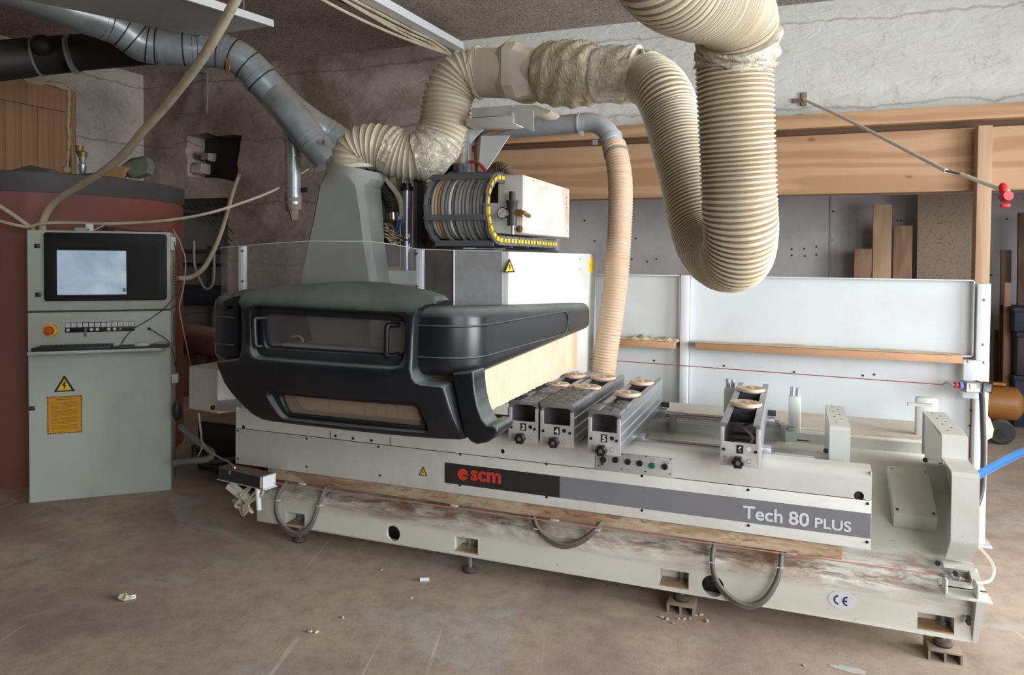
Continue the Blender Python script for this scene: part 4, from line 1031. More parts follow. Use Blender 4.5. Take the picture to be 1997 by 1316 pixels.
# ================================================================ CONSOLES
def console(x0, x1, yf, yb, digit, label, plates):
    cx = (x0+x1)/2; w = x1-x0
    t = thing('support_console', (cx, (yf+yb)/2, .74), label, 'workpiece support')
    zt = .93
    for s, xe in ((1, x0), (-1, x1)):
        pr = [(0, .765), (0, .80), (.006, .806), (0, .812), (0, .84), (.006, .846), (0, .852), (0, .885), (.005, .89), (0, .895), (0, zt), (.028, zt), (.028, zt-.006), (.016, zt-.008), (.014, .77), (.014, .765)]
        poly = [(xe+s*p[0], p[1]) for p in pr]
        B().prism(poly, 'Y', yf+.012, yb).build('side_rail', M['alu'], t, smooth=20)
    B().box(x0+.014, x1-.014, yf+.03, yb-.02, .768, .778).build('bottom_web', M['alu_dark'], t)
    for y in (RY1, RY2):
        B().box(x0+.01, x1+.035, y-.03, y+.03, .725, .768, .004).build('rod_clamp', M['alu'], t)
    B().box(x1+.0, x1+.04, (RY2+.03), (RY2+.055), .77, .80, .003).build('index_pin_holder', M['darksteel'], t)
    # end plate with a U notch
    up = [(x0, .758), (x1, .758), (x1, .915), (x1-.016, .915), (x1-.016, .855), (x0+.016, .855), (x0+.016, .915), (x0, .915)]
    B().prism(up, 'Y', yf, yf+.01, .0015).build('end_plate', M['endplate'], t)
    np_ = B().box(cx-.012, cx+.014, yf-.0012, yf, .812, .846).build('number_plate', M['black'], t)
    lt = lettering(digit, 'digit', M['letter'], (cx+.001, yf-.0014, .8165), (1, 0, 0), (0, 0, 1), .034, t, bold=.0012, ext=.0004, align='CENTER')
    lt.parent = np_
    B().cyl((cx+.035, yf-.001, .832), (cx+.035, yf+.002, .832), .009, n=18).build('sight_hole', M['black' if digit != '6' else 'letter'], t)
    for x, z in ((x0+.016, .824), (x1-.016, .824)):
        B().lathe([(0, 0), (.006, 0), (.006, .004), (.003, .004), (.003, .002), (0, .002)], (x, yf, z), (0, -1, 0), n=12).build('plate_screw', M['black'], t)
    k = B(); kx, kz = cx-.004, .782
    prof = []
    ring0, ring1, ring2 = [], [], []
    for i in range(42):
        a = 2*PI*i/42; r = .0235+.0022*math.cos(6*a)
        for ring, y, rr in ((ring0, yf-.018, r), (ring1, yf-.038, r), (ring2, yf-.041, r*.85)): ring.append((kx+rr*math.cos(a), y, kz+rr*math.sin(a)))
    k.loft([ring0, ring1, ring2]).cyl((kx, yf, kz), (kx, yf-.02, kz), .011, n=16)
    kn = k.build('star_knob', M['black'], t)
    B().lathe([(.006, 0), (.0085, 0), (.0085, .001), (.006, .001)], (kx, yf-.0412, kz), (0, -1, 0), n=16).build('knob_cap', M['alu_dark'], t)
    b = B()
    b.box(x0+.018, x0+.0195, yf-.0008, yf, .768, .795).box(x0+.024, x0+.0255, yf-.0008, yf, .768, .795).box(x0+.018, x0+.0255, yf-.0008, yf, .795, .7965)
    arc(b, cx+.037, .784, .009, 20, 320, .0015, yf)
    b.build('plate_symbol', M['inkgrey'], t)
    for (u0, u1, dz, th, xs0, xs1) in plates:
        B().box(x0+w*xs0, x0+w*xs1, yf+u0, yf+u1, zt+.001+dz, zt+.001+dz+th, .003).build('grip_plate', M['plate'], t)
        b = B(); z = zt+.001+dz+th; n = max(1, round((u1-u0)/.09))
        if xs1-xs0 > .4 and u1-u0 > .07:
            for j in range(n):
                y0 = yf+u0+(u1-u0)*(j+.12)/n; y1 = yf+u0+(u1-u0)*(j+.88)/n
                xa, xb = x0+w*(xs0+.08*(xs1-xs0)), x0+w*(xs0+.92*(xs1-xs0)); xq = xa+(xb-xa)*.33; xr_ = xa+(xb-xa)*.67; tt = .0020
                for bb in ((xq, xr_, (y0+y1)/2-tt, (y0+y1)/2+tt), (xq-tt, xq+tt, y0, y1), (xr_-tt, xr_+tt, y0, y1), (xa, xq, y0, y0+2*tt), (xr_, xb, y0, y0+2*tt), (xa, xa+2*tt, y0, (y0+y1)/2), (xb-2*tt, xb, (y0+y1)/2, y1), (xa, xq-.008, y1-2*tt, y1), (xr_+.008, xb, y1-2*tt, y1)):
                    b.box(bb[0], bb[1], bb[2], bb[3], z, z+.0008)
            b.build('plate_grooves', M['inkblack'], t)
    return t
YF = 3.10
C3 = console(-1.206, -1.062, 3.10, 4.17, '3', 'aluminium support console numbered 3, beside the beige curtain', [(-.005, .13, 0, .02, .0, 1), (.13, .24, 0, .012, .35, 1), (.13, .24, 0, .02, .0, .33), (.25, .42, 0, .02, 0, 1)])
C4 = console(-1.049, -.893, 3.09, 4.13, '4', 'aluminium support console numbered 4, touching console 3', [(-.005, .14, 0, .022, .0, 1), (.145, .27, 0, .022, .0, 1), (.275, .40, 0, .022, .0, 1)])
C5 = console(-.815, -.672, 3.04, 4.10, '5', 'aluminium support console numbered 5, above the button plate', [(-.005, .11, 0, .014, .0, 1), (-.0, .11, .014, .008, .0, .36), (.13, .24, 0, .02, .55, 1), (.13, .2, 0, .01, 0, .5)])
C6 = console(-.268, -.112, 3.08, 4.14, '6', 'aluminium support console numbered 6, standing alone on the right', [])
b = B(); 
for y in (3.32, 3.45): b.box(-.25, -.13, y, y+.03, .80, .815)
b.box(-.22, -.15, 3.18, 3.22, .78, .83, .006)
b.build('inner_mechanism', M['alu_dark'], C6)
B().tube([(-.17, 3.2, .80), (-.15, 3.3, .83), (-.2, 3.45, .84), (-.17, 3.5, .85)], .006, n=8).build('air_tube', M['clear'], C6)
# suction pods
def pod(x, y, w, label, grp=None):
    t = thing('suction_pod', (x, y, .86), label, 'suction pod', grp)
    B().box(x-w/2, x+w/2, y-.055, y+.055, .862, .925, .004).build('pod_block', M['podblock'], t)
    B().box(x-.02, x+.02, y-.058, y-.053, .88, .90).build('pod_latch', M['brownsteel'], t)
    r = w*.56
    d = B().lathe([(0, 0), (r*.8, 0), (r*.86, .006), (r, .008), (r, .018), (r*.96, .021), (r*.9, .018), (r*.85, .021), (r*.6, .021), (r*.5, .019), (.012, .019), (.010, .023), (0, .023)], (x, y, .926), n=40).build('suction_disc', M['disc'], t)
    b = B()
    for a in (20, 110, 200, 290):
        ca, sa = math.cos(math.radians(a)), math.sin(math.radians(a)); b.tube([(x+ca*r*.15, y+sa*r*.15, .9475), (x+ca*r*.55, y+sa*r*.55, .9475)], .0012, n=5, sm=0)
    q = b.build('disc_marks', M['inkgrey'], t); q.parent = d
    return t
for cx, w, lst in ((-1.134, .112, ((1103, 748, 'front suction pod on the console beside the beige curtain'), (1135, 730, 'rear suction pod on the console beside the curtain, under the curtain end'))),
                   (-.971, .122, ((1160, 753, 'front suction pod on the second console from the curtain'), (1189, 734, 'rear reddish suction pod on the second console from the curtain'))),
                   (-.7435, .112, ((1236, 765, 'front suction pod on the console above the button plate'), (1262, 743, 'rear suction pod on the console above the button plate'))),
                   (-.19, .122, ((1457, 784, 'front reddish suction pod on the lone right-hand console'), (1466, 756, 'rear suction pod on the lone right-hand console')))):
    for px, py, lab in lst:
        y = at(px, py, Z=.947).y; pod(cx, y, w, lab)
# ================================================================ MOVING GANTRY
G = thing('machining_gantry', (-1.9, 3.2, .75), 'moving gantry head with black window bumper, clear shields and cable chain', 'machine head')
HY = 2.42
H = lambda x, y, Y=HY: (at(x, y, Y=Y).x, at(x, y, Y=Y).z)
out = [(451, 590), (450, 576), (456, 568), (472, 562), (520, 557), (580, 554), (640, 553), (700, 555.5), (760, 562), (800, 570), (828, 580), (838, 589), (836, 595),
       (820, 598), (808, 606), (802, 622), (799, 660), (799, 720), (802, 738), (808, 747), (818, 751), (852, 755), (858, 758), (863, 780), (872, 820), (880, 850), (885, 867),
       (876, 869), (846, 867), (800, 862), (700, 850), (600, 838), (540, 832), (511, 829), (489, 825), (472, 815), (458, 799), (435, 770), (420, 748), (408, 712), (412, 706), (440, 703), (458, 700), (461, 690), (461, 640), (459, 600)]
poly = [H(*p) for p in out]
def quad_hole(c, r, n=5):
    P2 = [Vector(H(*p)) for p in c]; o = []
    for i, p in enumerate(P2):
        a, b_ = P2[i-1], P2[(i+1) % len(P2)]
        s, e = p+(a-p).normalized()*r, p+(b_-p).normalized()*r
        for k in range(n+1):
            u = k/n; o.append(tuple(s*(1-u)**2+p*2*u*(1-u)+e*u*u))
    return o
w1 = quad_hole([(493, 610), (780, 628), (774, 699), (499, 681)], .03)
w1o = quad_hole([(479, 597), (786, 615), (781, 717), (484, 696)], .05)
w2 = quad_hole([(528, 772), (800, 797), (811, 841), (541, 812)], .02)
w2o = quad_hole([(512, 764), (808, 788), (822, 850), (534, 820)], .03)
cuts = [B().prism(w1, 'Y', 2.3, 2.8), B().prism(w1o, 'Y', 2.3, HY+.035), B().prism(w2, 'Y', 2.3, 2.8), B().prism(w2o, 'Y', 2.3, HY+.03)]
def hood_post(bm):
    es = [e for e in bm.edges if len(e.link_faces) == 2 and e.calc_face_angle(0) > math.radians(50) and all(v.co.y < HY+.001 for v in e.verts)]
    bmesh.ops.bevel(bm, geom=es, offset=.014, segments=3, profile=.5, affect='EDGES', clamp_overlap=True)
    for k in range(1, 28):
        x = -2.33+k*.044; g = bm.verts[:]+bm.edges[:]+bm.faces[:]
        bmesh.ops.bisect_plane(bm, geom=g, plane_co=(x, 0, 0), plane_no=(1, 0, 0))
    for z in (.93, .95, .98, 1.01, 1.04, 1.07, 1.12, 1.17, 1.21, 1.37, 1.39, 1.41, 1.43, 1.45, 1.47):
        g = bm.verts[:]+bm.edges[:]+bm.faces[:]
        bmesh.ops.bisect_plane(bm, geom=g, plane_co=(0, 0, z), plane_no=(0, 0, 1))
    for v in bm.verts:
        x, y, z = v.co; k = max(0, min(1, (2.58-y)/.16))
        dy = .05*((x+1.72)/.6)**2
        if z > 1.38: dy += .11*((z-1.38)/.10)**2*k
        if z < 1.08: dy += .05*((1.08-z)/.18)**2
        if 1.08 <= z < 1.23: dy -= .012*math.sin((z-1.08)/.15*PI)*k
        v.co.y += dy
    return bm
b = B().prism(poly, 'Y', HY, HY+.13); b.post = hood_post
front = b.build('front_bumper', M['hood'], G, cut=cuts, smooth=32)
# visor that carries the bumper top back to the shields
top = [(452, 572), (472, 563), (520, 558), (580, 555), (640, 554), (700, 556.5), (760, 563), (800, 571), (830, 584)]
tp = [H(x, y+1, 2.54) for x, y in top]
xl_, xr_ = tp[0][0], tp[-1][0]; xr2 = at(828, 585, Y=3.0).x
sc_ = lambda x: xl_+(x-xl_)/(xr_-xl_)*(xr2-xl_)
sec = tp+[(x, z-.045) for x, z in tp[::-1]]
B().loft([[(x, 2.49, z-.03) for x, z in sec], [(x, 2.54, z-.002) for x, z in sec], [(x+(sc_(x)-x)*.5, 2.76, z) for x, z in sec], [(sc_(x), 3.01, z) for x, z in sec]]).build('visor', M['hood'], G, smooth=50)
# gasket frames, panes, handles
yG = HY+.045
def frame_ring(o_, i_, Y0, Y1, name, mat):
    b = B().prism(o_, 'Y', Y0, Y1); return b.build(name, mat, front, cut=[B().prism(i_, 'Y', Y0-.1, Y1+.1)])
w1i = quad_hole([(497, 613), (776, 630), (771, 696), (502, 678)], .022)
for wo, wi, nm in ((quad_hole([(488, 606), (783, 624), (777, 704), (494, 686)], .03), w1i, 'upper_gasket'), (quad_hole([(523, 769), (803, 794), (814, 845), (538, 815)], .02), quad_hole([(529, 774), (797, 798), (809, 839), (543, 811)], .018), 'lower_gasket')):
    frame_ring(wo, wi, yG+.02, yG+.032, nm, M['gasket'])
B().prism(quad_hole([(489, 607), (782, 625), (776, 703), (495, 685)], .02), 'Y', yG+.034, yG+.039).build('window_pane', M['acrylic2'], front)
B().prism(quad_hole([(524, 770), (802, 795), (813, 844), (539, 814)], .02), 'Y', yG+.034, yG+.039).build('window_pane', M['acrylic3'], front)
for (xa, ya), (xb, yb_), sgn in (((500, 618), (502, 676), 1), ((758, 632), (757, 695), 1)):
    p, q = at(xa, ya, Y=yG), at(xb, yb_, Y=yG); dx = .03
    b = B().tube([(p.x+dx*sgn, yG+.03, p.z-.004), (p.x+.006*sgn, yG-.004, p.z-.004), (p.x, yG-.012, p.z-.016), (q.x, yG-.012, q.z+.016), (q.x+.006*sgn, yG-.004, q.z+.004), (q.x+dx*sgn, yG+.03, q.z+.004)], .011, n=10, sm=4)
    b.build('grab_handle', M['black'], front)
for px, py in ((487, 645), (498, 690), (585, 695), (674, 701), (770, 707), (672, 615), (770, 619), (548, 817)):
    p = at(px, py, Y=yG+.01); B().ball((p.x, yG+.012, p.z), .005, (1, .5, 1), 5).build('gasket_screw', M['darksteel'], front)
a = at(425, 724, Y=HY+.03)
B().prism([H(432, 724, 2.46), (H(446, 712, 2.46)), H(470, 712, 2.46), H(469, 722, 2.46), H(462, 725, 2.46)], 'Y', 2.45, 2.49, .003).build('finger_recess', M['hood'], front)
# crease line of the right wing
p0, p1 = at(812, 785, Y=HY+.03), at(844, 868, Y=HY+.045)


def sweep(pathfn, name, s):
    pass
def sidehood(sx, xo, yo, x_in, yend, zb0, zt0, zb1, zt1, name):
    """L shaped rounded cover: along the front to the corner, then back along Y; sx=+1 right side, -1 left side"""
    th = .062; R = .10; path = []
    xc, yc = xo-sx*th, yo+th
    n0 = 5
    for k in range(n0): path.append((x_in+(xc-sx*R-x_in)*k/n0, yc, 0.0))
    for k in range(9):
        a = PI/2*k/8; path.append((xc-sx*R+sx*R*math.sin(a), yc+R-R*math.cos(a), a))
    for k in range(1, 26): path.append((xc, yc+R+(yend-yc-R)*k/25, PI/2))
    rings = []; N = len(path); outer = []
    for i, (x, y, a) in enumerate(path):
        u = max(0, min(1, (y-yc)/(yend-yc)))
        zb, zt = zb0+(zb1-zb0)*u, zt0+(zt1-zt0)*u
        nx, ny = sx*math.sin(a), -math.cos(a)   # outward
        inset = 1.0; e = max(0, (u-.955)/.045); e0 = max(0, 1-i/2) if i < 2 else 0
        hz = (zt-zb)/2; cz = (zt+zb)/2; s = (1-e**2*.35)*(1-.06*e0)
        sec = rrect(-th*s, th*s, -hz*s, hz*s, .045*s, 5)
        rings.append([(x+nx*p, y+ny*p, cz+q) for p, q in sec]); outer.append((x, y, nx, ny, zb, zt))
    o = B().loft(rings).build(name, M['hood'], G, smooth=60)
    def line(z0, z1, i0, i1, off=.001):
        pts = []
        for i in range(i0, i1):
            x, y, nx, ny, zb, zt = outer[i]; u = (i-i0)/(i1-i0-1)
            pts.append(Vector((x+nx*(th+off), y+ny*(th+off), z0+(z1-z0)*max(0, (i-12)/(len(outer)-12)))))
        return pts
    return o, outer, line
hoodR, outR, lineR = sidehood(1, -1.12, 2.49, -1.40, 4.25, 1.139, 1.4105, 1.179, 1.330, 'side_hood')
la, lb = lineR(1.334, 1.306, 1, 30), lineR(1.212, 1.190, 1, 30)
mid = [la[-1]+Vector((0, .05, -.02)), la[-1]+Vector((0, .07, -.06)), lb[-1]+Vector((0, .04, .01))]
B().tube(la+mid+lb[::-1], .0045, n=8, sm=2).build('groove_bead', M['hood'], hoodR, smooth=60)
hoodL, outL, lineL = sidehood(-1, -2.436, 2.49, -2.22, 4.12, 1.133, 1.4258, 1.179, 1.332, 'side_hood')
for za, ib in ((1.330, 14), (1.212, 14)):
    B().tube(lineL(za, za, 1, ib), .004, n=8, sm=2).build('groove_bead', M['hood'], hoodL, smooth=60)
# right front leg ending in a boot
LY = 2.49
lp = [(880, 728), (922, 724), (923, 745), (925, 765), (931, 794), (940, 818), (949, 829), (960, 829), (968, 833), (970, 843), (962, 855), (948, 864), (928, 867), (914, 860), (903, 838), (896, 805), (889, 770), (884, 748)]
b = B().prism([H(x, y, LY) for x, y in lp], 'Y', LY+.002, LY+.12, .02, 4); b.build('corner_leg', M['hood'], G, smooth=50)
lp = [(944, 828), (958, 829), (970, 832), (970, 845), (962, 855), (944, 860)]
b = B().prism([H(x, y, LY+.1) for x, y in lp], 'Y', LY+.06, LY+.28, .015, 3); b.build('leg_toe', M['hood'], G, smooth=50)
# strip curtains
def curtain(axis, c, a0, a1, z0, z1, name, amp=.004, n=120, mat='curtain', bunch=None):
    b = B(); random.seed(9)
    f, g = [], []
    for k in range(n+1):
        u = k/n; a = a0+(a1-a0)*u; off = amp*random.uniform(-1, 1)*(1+6*(bunch is not None and u > bunch)*1)
        f.append((a, off))
    r0, r1 = [], []
    for s in (1, -1):
        for (a, off) in (f if s == 1 else f[::-1]):
            q = c+off+s*.003
            r0.append((q, a, z0+random.uniform(-.002, .002)) if axis == 'X' else (a, q, z0)); r1.append((q, a, z1) if axis == 'X' else (a, q, z1))
    b.loft([r0, r1]); return b.build(name, M[mat], G, smooth=10)
curtain('X', -1.158, 2.63, 4.00, .968, 1.19, 'side_curtain', .003, 110, bunch=.93)
curtain('Y', 2.72, -2.33, -1.25, .87, 1.16, 'front_curtain', .003, 60)
curtain('X', -1.20, 2.56, 2.66, .92, 1.16, 'corner_curtain', .006, 8)
curtain('X', -2.37, 2.63, 4.0, .968, 1.19, 'side_curtain', .003, 60)

# arm housing and inner structure
b = B().box(-1.44, -1.21, 3.10, 4.69, .875, 1.627, .006); b.build('arm_guard_box', M['white'], G)
B().box(-2.62, -1.45, 4.22, 4.68, .78, 1.34, .01).build('carriage_beam', M['white'], G)
B().box(-2.45, -1.27, 2.90, 2.96, 1.125, 1.175, .003).build('inner_rail', M['fence'], G)
B().box(-2.60, -1.45, 3.9, 3.93, .95, 1.30, .003).build('inner_back_sheet', M['stainless'], G)
p = at(553, 640, Y=3.05)
b = B().box(p.x-.03, p.x+.03, 3.05, 3.06, 1.12, 1.40).box(p.x-.03, p.x-.024, 3.0, 3.06, 1.12, 1.40).box(p.x-.35, p.x+.10, 3.02, 3.06, 1.15, 1.215)
b.build('inner_bracket', M['fence'], G)
B().tube([at(510, 660, Y=2.98), at(540, 642, Y=2.98), at(557, 655, Y=2.98), at(530, 668, Y=2.98), at(580, 655, Y=2.98), at(590, 668, Y=2.98), at(578, 674, Y=2.98)], .005, n=8).build('inner_cord', M['clear'], G)
# shields
SY = 3.02
def paneq(pts, Y0, Y1, name, mat, th=.005):
    """pts: picture points; Y goes linearly from Y0 to Y1"""
    x0_, x1_ = pts[0][0], max(p[0] for p in pts); xs0 = min(p[0] for p in pts)
    P3 = [at(x, y, Y=Y0+(Y1-Y0)*(x-xs0)/(x1_-xs0)) for x, y in pts]
    return B().loft([P3, [p+Vector((0, th, 0)) for p in P3]]).build(name, mat, G)
paneq([(430, 482.5), (469, 481), (469, 585), (432, 590)], SY+.12, SY, 'clear_shield', M['acrylic'])
paneq([(480, 479), (520, 475), (590, 470.5), (600, 470), (600, 570), (480, 582)], SY, SY-.08, 'clear_shield', M['acrylic'])
paneq([(600, 470), (650, 469.5), (722, 470.5), (722, 570), (600, 570)], SY-.08, SY-.08, 'clear_shield', M['acrylic'])
paneq([(722, 470.5), (770, 477), (813, 485.5), (813, 585), (722, 570)], SY-.08, SY, 'clear_shield', M['acrylic'])
paneq([(829, 487), (886, 488), (886, 605), (829, 605)], SY, SY, 'clear_shield', M['acrylic'])
paneq([(886, 488), (979, 489.5), (979, 605), (886, 605)], SY, SY+.03, 'stainless_sheet', M['stainless'])
B().tube([at(885, 488, Y=SY-.004), at(885, 600, Y=SY-.004)], .003, n=6, sm=0).build('sheet_edge', M['whiteplastic'], G)
e = [(430, 482.5, .12), (480, 479, 0), (520, 475, -.03), (600, 470, -.08), (722, 470.5, -.08), (770, 477, -.04), (813, 485.5, 0), (886, 488, 0), (979, 489.5, .03)]
B().tube([at(x, y, Y=SY+dy) for x, y, dy in e], .0022, n=6, sm=0).build('shield_edge_highlight', M['letter'], G)  # pale strip painted as the bright highlight along the acrylic edges
for pa, pb_ in (((474, 480), (476, 585)), ((820, 486), (824, 600))):
    a, c = at(*pa, Y=SY+.02), at(*pb_, Y=SY+.02)
    B().box(a.x-.016, a.x+.018, SY+.004, SY+.03, c.z, a.z, .002).build('shield_post', M['fence'], G)
for px, py in ((473, 489), (473, 548), (813, 494), (813, 558)):
    B().ball(at(px, py, Y=SY-.004), .006, n=5).build('shield_bolt', M['darksteel'], G)
p = at(995, 517, Y=3.10)
def on_side(px, py): return at(px, py, X=-1.2095)
# warning signs on the side box
p = on_side(993, 531)
triangle(G, (-1.2085, p.y, p.z), (0, 1, 0), (0, 0, 1), .135, .062*1.0)
a, c = on_side(1148, 504), on_side(1157, 530)
B().box(-1.21, -1.2085, a.y, c.y, c.z, a.z).build('yellow_label', M['yellow'], G)
B().box(-1.21, -1.208, a.y+.03, a.y+.04, (a.z+c.z)/2-.015, (a.z+c.z)/2+.012).build('label_mark', M['inkblack'], G)
for px, py in ((1131, 505), (1131, 525)):
    q = on_side(px, py); B().ball((-1.21, q.y, q.z), .006, (.5, 1, 1), 5).build('side_screw', M['darksteel'], G)

# grey suction hood in front of the spindle (changing outline from round neck to wide foot)
def octo(cx, cy, wx, wy, cut, z, tilt=0):
    pts = [(-wx+cut, -wy), (wx-cut, -wy), (wx, -wy+cut), (wx, wy-cut), (wx-cut, wy), (-wx+cut, wy), (-wx, wy-cut), (-wx, -wy+cut)]
    o = []
    for (ax, ay), (bx_, by_) in zip(pts, pts[1:]+pts[:1]):
        for k in range(3):
            u = k/3; o.append((cx+ax+(bx_-ax)*u, cy+ay+(by_-ay)*u, z+tilt*(ax+(bx_-ax)*u)))
    return o
def roundr(cx, cy, r, z, tilt):
    n = 24; o = []
    for k in range(n):
        a = math.radians(-90-28+360*k/n); x = r*math.cos(a); y = r*math.sin(a); o.append((cx+x, cy+y, z+tilt*x))
    return o
DY = 3.16
def wx_(xl, xr, y, Y): a, c = at(xl, y, Y=Y), at(xr, y, Y=Y); return (a.x+c.x)/2, (c.x-a.x)/2, (a.z+c.z)/2
rings = []
cx, hw, z = wx_(641, 741, 334, DY+.10); r_neck = hw; NECK = Vector((cx, DY+.12, z))
rings.append(roundr(cx, DY+.12, hw*.97, z+.02, -.22)); rings.append(roundr(cx, DY+.12, hw*.97, z-.02, -.20))
for xl, xr, y, Yf, dep, cut in ((616, 703, 362, 3.14, .11, .03), (605, 712, 420, 3.13, .10, .03), (594, 718, 470, 3.12, .09, .03), (583, 726, 520, 3.11, .09, .03), (576, 733, 562, 3.10, .09, .03), (590, 733, 620, 3.10, .09, .03), (603, 733, 680, 3.10, .09, .03)):
    cx, hw, z = wx_(xl, xr, y, Yf); rings.append(octo(cx, Yf+dep, hw, dep, cut, z, -.04 if y < 400 else 0))
B().loft(rings).build('suction_hood', M['suction'], G, smooth=25)

# spindle unit details
HYs = 3.42
def vbar(pxa, pxb, pya, pyb, Y, d, mat, name, parent=G, bev=.002):
    a, c = at(pxa, pya, Y=Y), at(pxb, pyb, Y=Y); return B().box(a.x, c.x, Y, Y+d, c.z, a.z, bev).build(name, M[mat], parent)
vbar(741, 751, 335, 540, HYs-.02, .05, 'alu_dark', 'guide_column')
vbar(772, 784, 330, 420, HYs+.12, .05, 'duct_plastic', 'guide_column')
vbar(806, 813, 340, 540, HYs, .04, 'alu_dark', 'rack_column')
vbar(814, 822, 340, 620, HYs-.01, .05, 'darksteel', 'rack_column')
vbar(838, 844, 335, 395, HYs, .04, 'alu_dark', 'rack_column')
c = at(793, 440, Y=HYs); b = B()
z0, z1 = at(793, 535, Y=HYs).z, at(793, 372, Y=HYs).z
b.lathe([(0, z0), (.029, z0), (.029, z1), (0, z1)], (c.x, HYs, 0)).build('pneumatic_cylinder', M['alu'], G)
B().lathe([(0, z1), (.033, z1), (.033, z1+.022), (.026, z1+.026), (.026, z1+.04), (0, z1+.04)], (c.x, HYs, 0)).build('cylinder_cap', M['black'], G)
B().cyl((c.x-.008, HYs, z1+.03), (c.x-.008, HYs, z1+.12), .008, n=12).cyl((c.x+.012, HYs, z1+.03), (c.x+.012, HYs, z1+.12), .006, n=12).build('piston_rod', M['steel'], G)
hp = [at(750, 362, Y=HYs-.04), at(753, 374, Y=HYs-.05), at(762, 392, Y=HYs-.05), at(766, 415, Y=HYs-.05)]
B().hose(hp, .032, .010, .005, n=20).build('corrugated_hose', [M['rubber'], M['black']], G)
q = hp[-1]; B().cyl(q, q+Vector((.002, 0, -.035)), .030, n=20).build('hose_collar', M['steel'], G)
for k in range(3):
    q0_ = at(744+3*k, 338+3*k, Y=HYs-.08); B().tube([q0_, at(760+2*k, 362, Y=HYs-.09), at(777+2*k, 385, Y=HYs-.09), at(782+k, 415, Y=HYs-.09), at(778+k, 428, Y=HYs-.09)], .008, n=8).build('air_line', M['cord'], G)
for k, (mt) in enumerate(('blue', 'navy', 'wire', 'blue')):
    B().tube([at(778+2.5*k, 422, Y=HYs-.09), at(775+2*k, 440, Y=HYs-.09), at(768+1.6*k, 462, Y=HYs-.09)], .0045, n=6).build('signal_wire', M[mt], G)
random.seed(21)
for k in range(14):
    y0 = 438+random.uniform(0, 32); mt = random.choice(['cord', 'brownsteel', 'greycord', 'cord', 'vessel'])
    xs = random.uniform(770, 796)
    B().tube([at(741, y0, Y=HYs-.1+random.uniform(-.02, .02)), at(752+random.uniform(-3, 4), y0-random.uniform(2, 8), Y=HYs-.12), at(765, y0+random.uniform(0, 14), Y=HYs-.12), at(xs, 455+random.uniform(0, 18), Y=HYs-.1)], .004, n=6).build('signal_wire', M[mt], G)
vbar(741, 771, 430, 520, HYs-.03, .05, 'vessel', 'valve_block')
for k in range(4): vbar(742, 757, 440+9*k, 446+9*k, HYs-.07, .04, 'darksteel', 'valve')
vbar(757, 810, 527, 555, 3.25, .08, 'whiteplastic', 'spindle_block')
vbar(836, 884, 396, 640, HYs+.06, .12, 'brownsteel', 'brown_column')
vbar(826, 845, 445, 640, HYs+.03, .08, 'brownsteel', 'brown_column')
a = at(845, 350, Y=HYs)
b = B()
for k in range(7):
    x = at(845+2.3*k, 370, Y=HYs).x; b.box(x, x+.0035, HYs, HYs+.05, at(845, 392, Y=HYs).z, at(845, 350, Y=HYs).z)
b.build('motor_fins', M['alu_dark'], G)
vbar(845, 861, 348, 394, HYs+.02, .06, 'darksteel', 'motor_body')
hp = [at(815, 330, Y=HYs+.2), at(822, 350, Y=HYs+.2), at(838, 380, Y=HYs+.2), at(838, 410, Y=HYs+.2)]
B().hose(hp, .05, .02, .008, n=20).build('rear_hose', [M['hose'], M['darksteel']], G)

# air box and cable chain on the arm
ab = B().box(-1.62, -1.20, 3.25, 4.02, 1.715, 1.992, .004)
M['rustwhite'] = paint('rust_bleeding_paint', (.64, .64, .60), .4, dirt=sr(190, 146, 108), dirt_amt=.95, dirt_scale=3.0, topdust=.5)
box = ab.build('air_box', M['rustwhite'], G, cut=[B().box(-1.59, -1.325, 3.1, 3.7, 1.86, 1.985)])
for px, py in ((1105, 385), (1104, 398), (1105, 405), (1107, 450), (1040, 352)):
    q = at(px, py, X=-1.20); B().ball((-1.20, q.y, q.z), .005, (.5, 1, 1), 5).build('box_screw', M['darksteel'], box)
gx, gy = -1.262, 3.25
ga = at(1000, 412, Y=3.19)
gz = 1.80
B().lathe([(0, -.06), (.022, -.06), (.024, 0), (.026, .045), (.03, .05), (.03, .057), (.016, .06), (.016, .10), (0, .10)], (ga.x-.004, 3.19, at(1000, 415, Y=3.19).z+.0), n=24).build('regulator_body', M['darksteel'], box)
q = at(1000, 415, Y=3.19)
B().cyl((q.x-.03, 3.185, q.z), (q.x+.045, 3.19, q.z), .016, n=14).tube([(q.x+.03, 3.19, q.z), (q.x+.055, 3.19, q.z), (q.x+.06, 3.22, q.z-.01), (q.x+.06, 3.25, q.z-.012)], .010, n=10).build('brass_fitting', M['brass'], box)
B().cyl((q.x+.0, 3.19, q.z-.1), (q.x+.0, 3.19, q.z-.05), .009, n=12).build('drain_stub', M['alu'], box)
B().ball((q.x+.03, 3.20, q.z-.075), .017, n=7).build('oval_valve', M['brownsteel'], box)
g = at(979, 415, Y=3.13)
gg = B().lathe([(0, 0), (.026, 0), (.0275, .004), (.0275, .02), (0, .02)], (g.x, 3.155, g.z), (-.15, -1, .0), n=30).build('pressure_gauge', M['steel'], box)
dn = Vector((-.15, -1, 0)).normalized(); gc = Vector((g.x, 3.155, g.z))+dn*.0205
B().cyl(gc-dn*.0005, gc+dn*.0005, .023, n=30).build('gauge_face', M['letter'], box)
rt = Vector((1, -.15, 0)).normalized()
b = B().tube([gc+dn*.0015-rt*.010-Vector((0, 0, .008)), gc+dn*.0015+rt*.012+Vector((0, 0, .012))], .0012, n=5, sm=0)
for k in range(9):
    a = math.radians(-40+260*k/8); u = rt*math.cos(a)+Vector((0, 0, math.sin(a))); b.tube([gc+dn*.0012+u*.018, gc+dn*.0012+u*.021], .0007, n=4, sm=0)
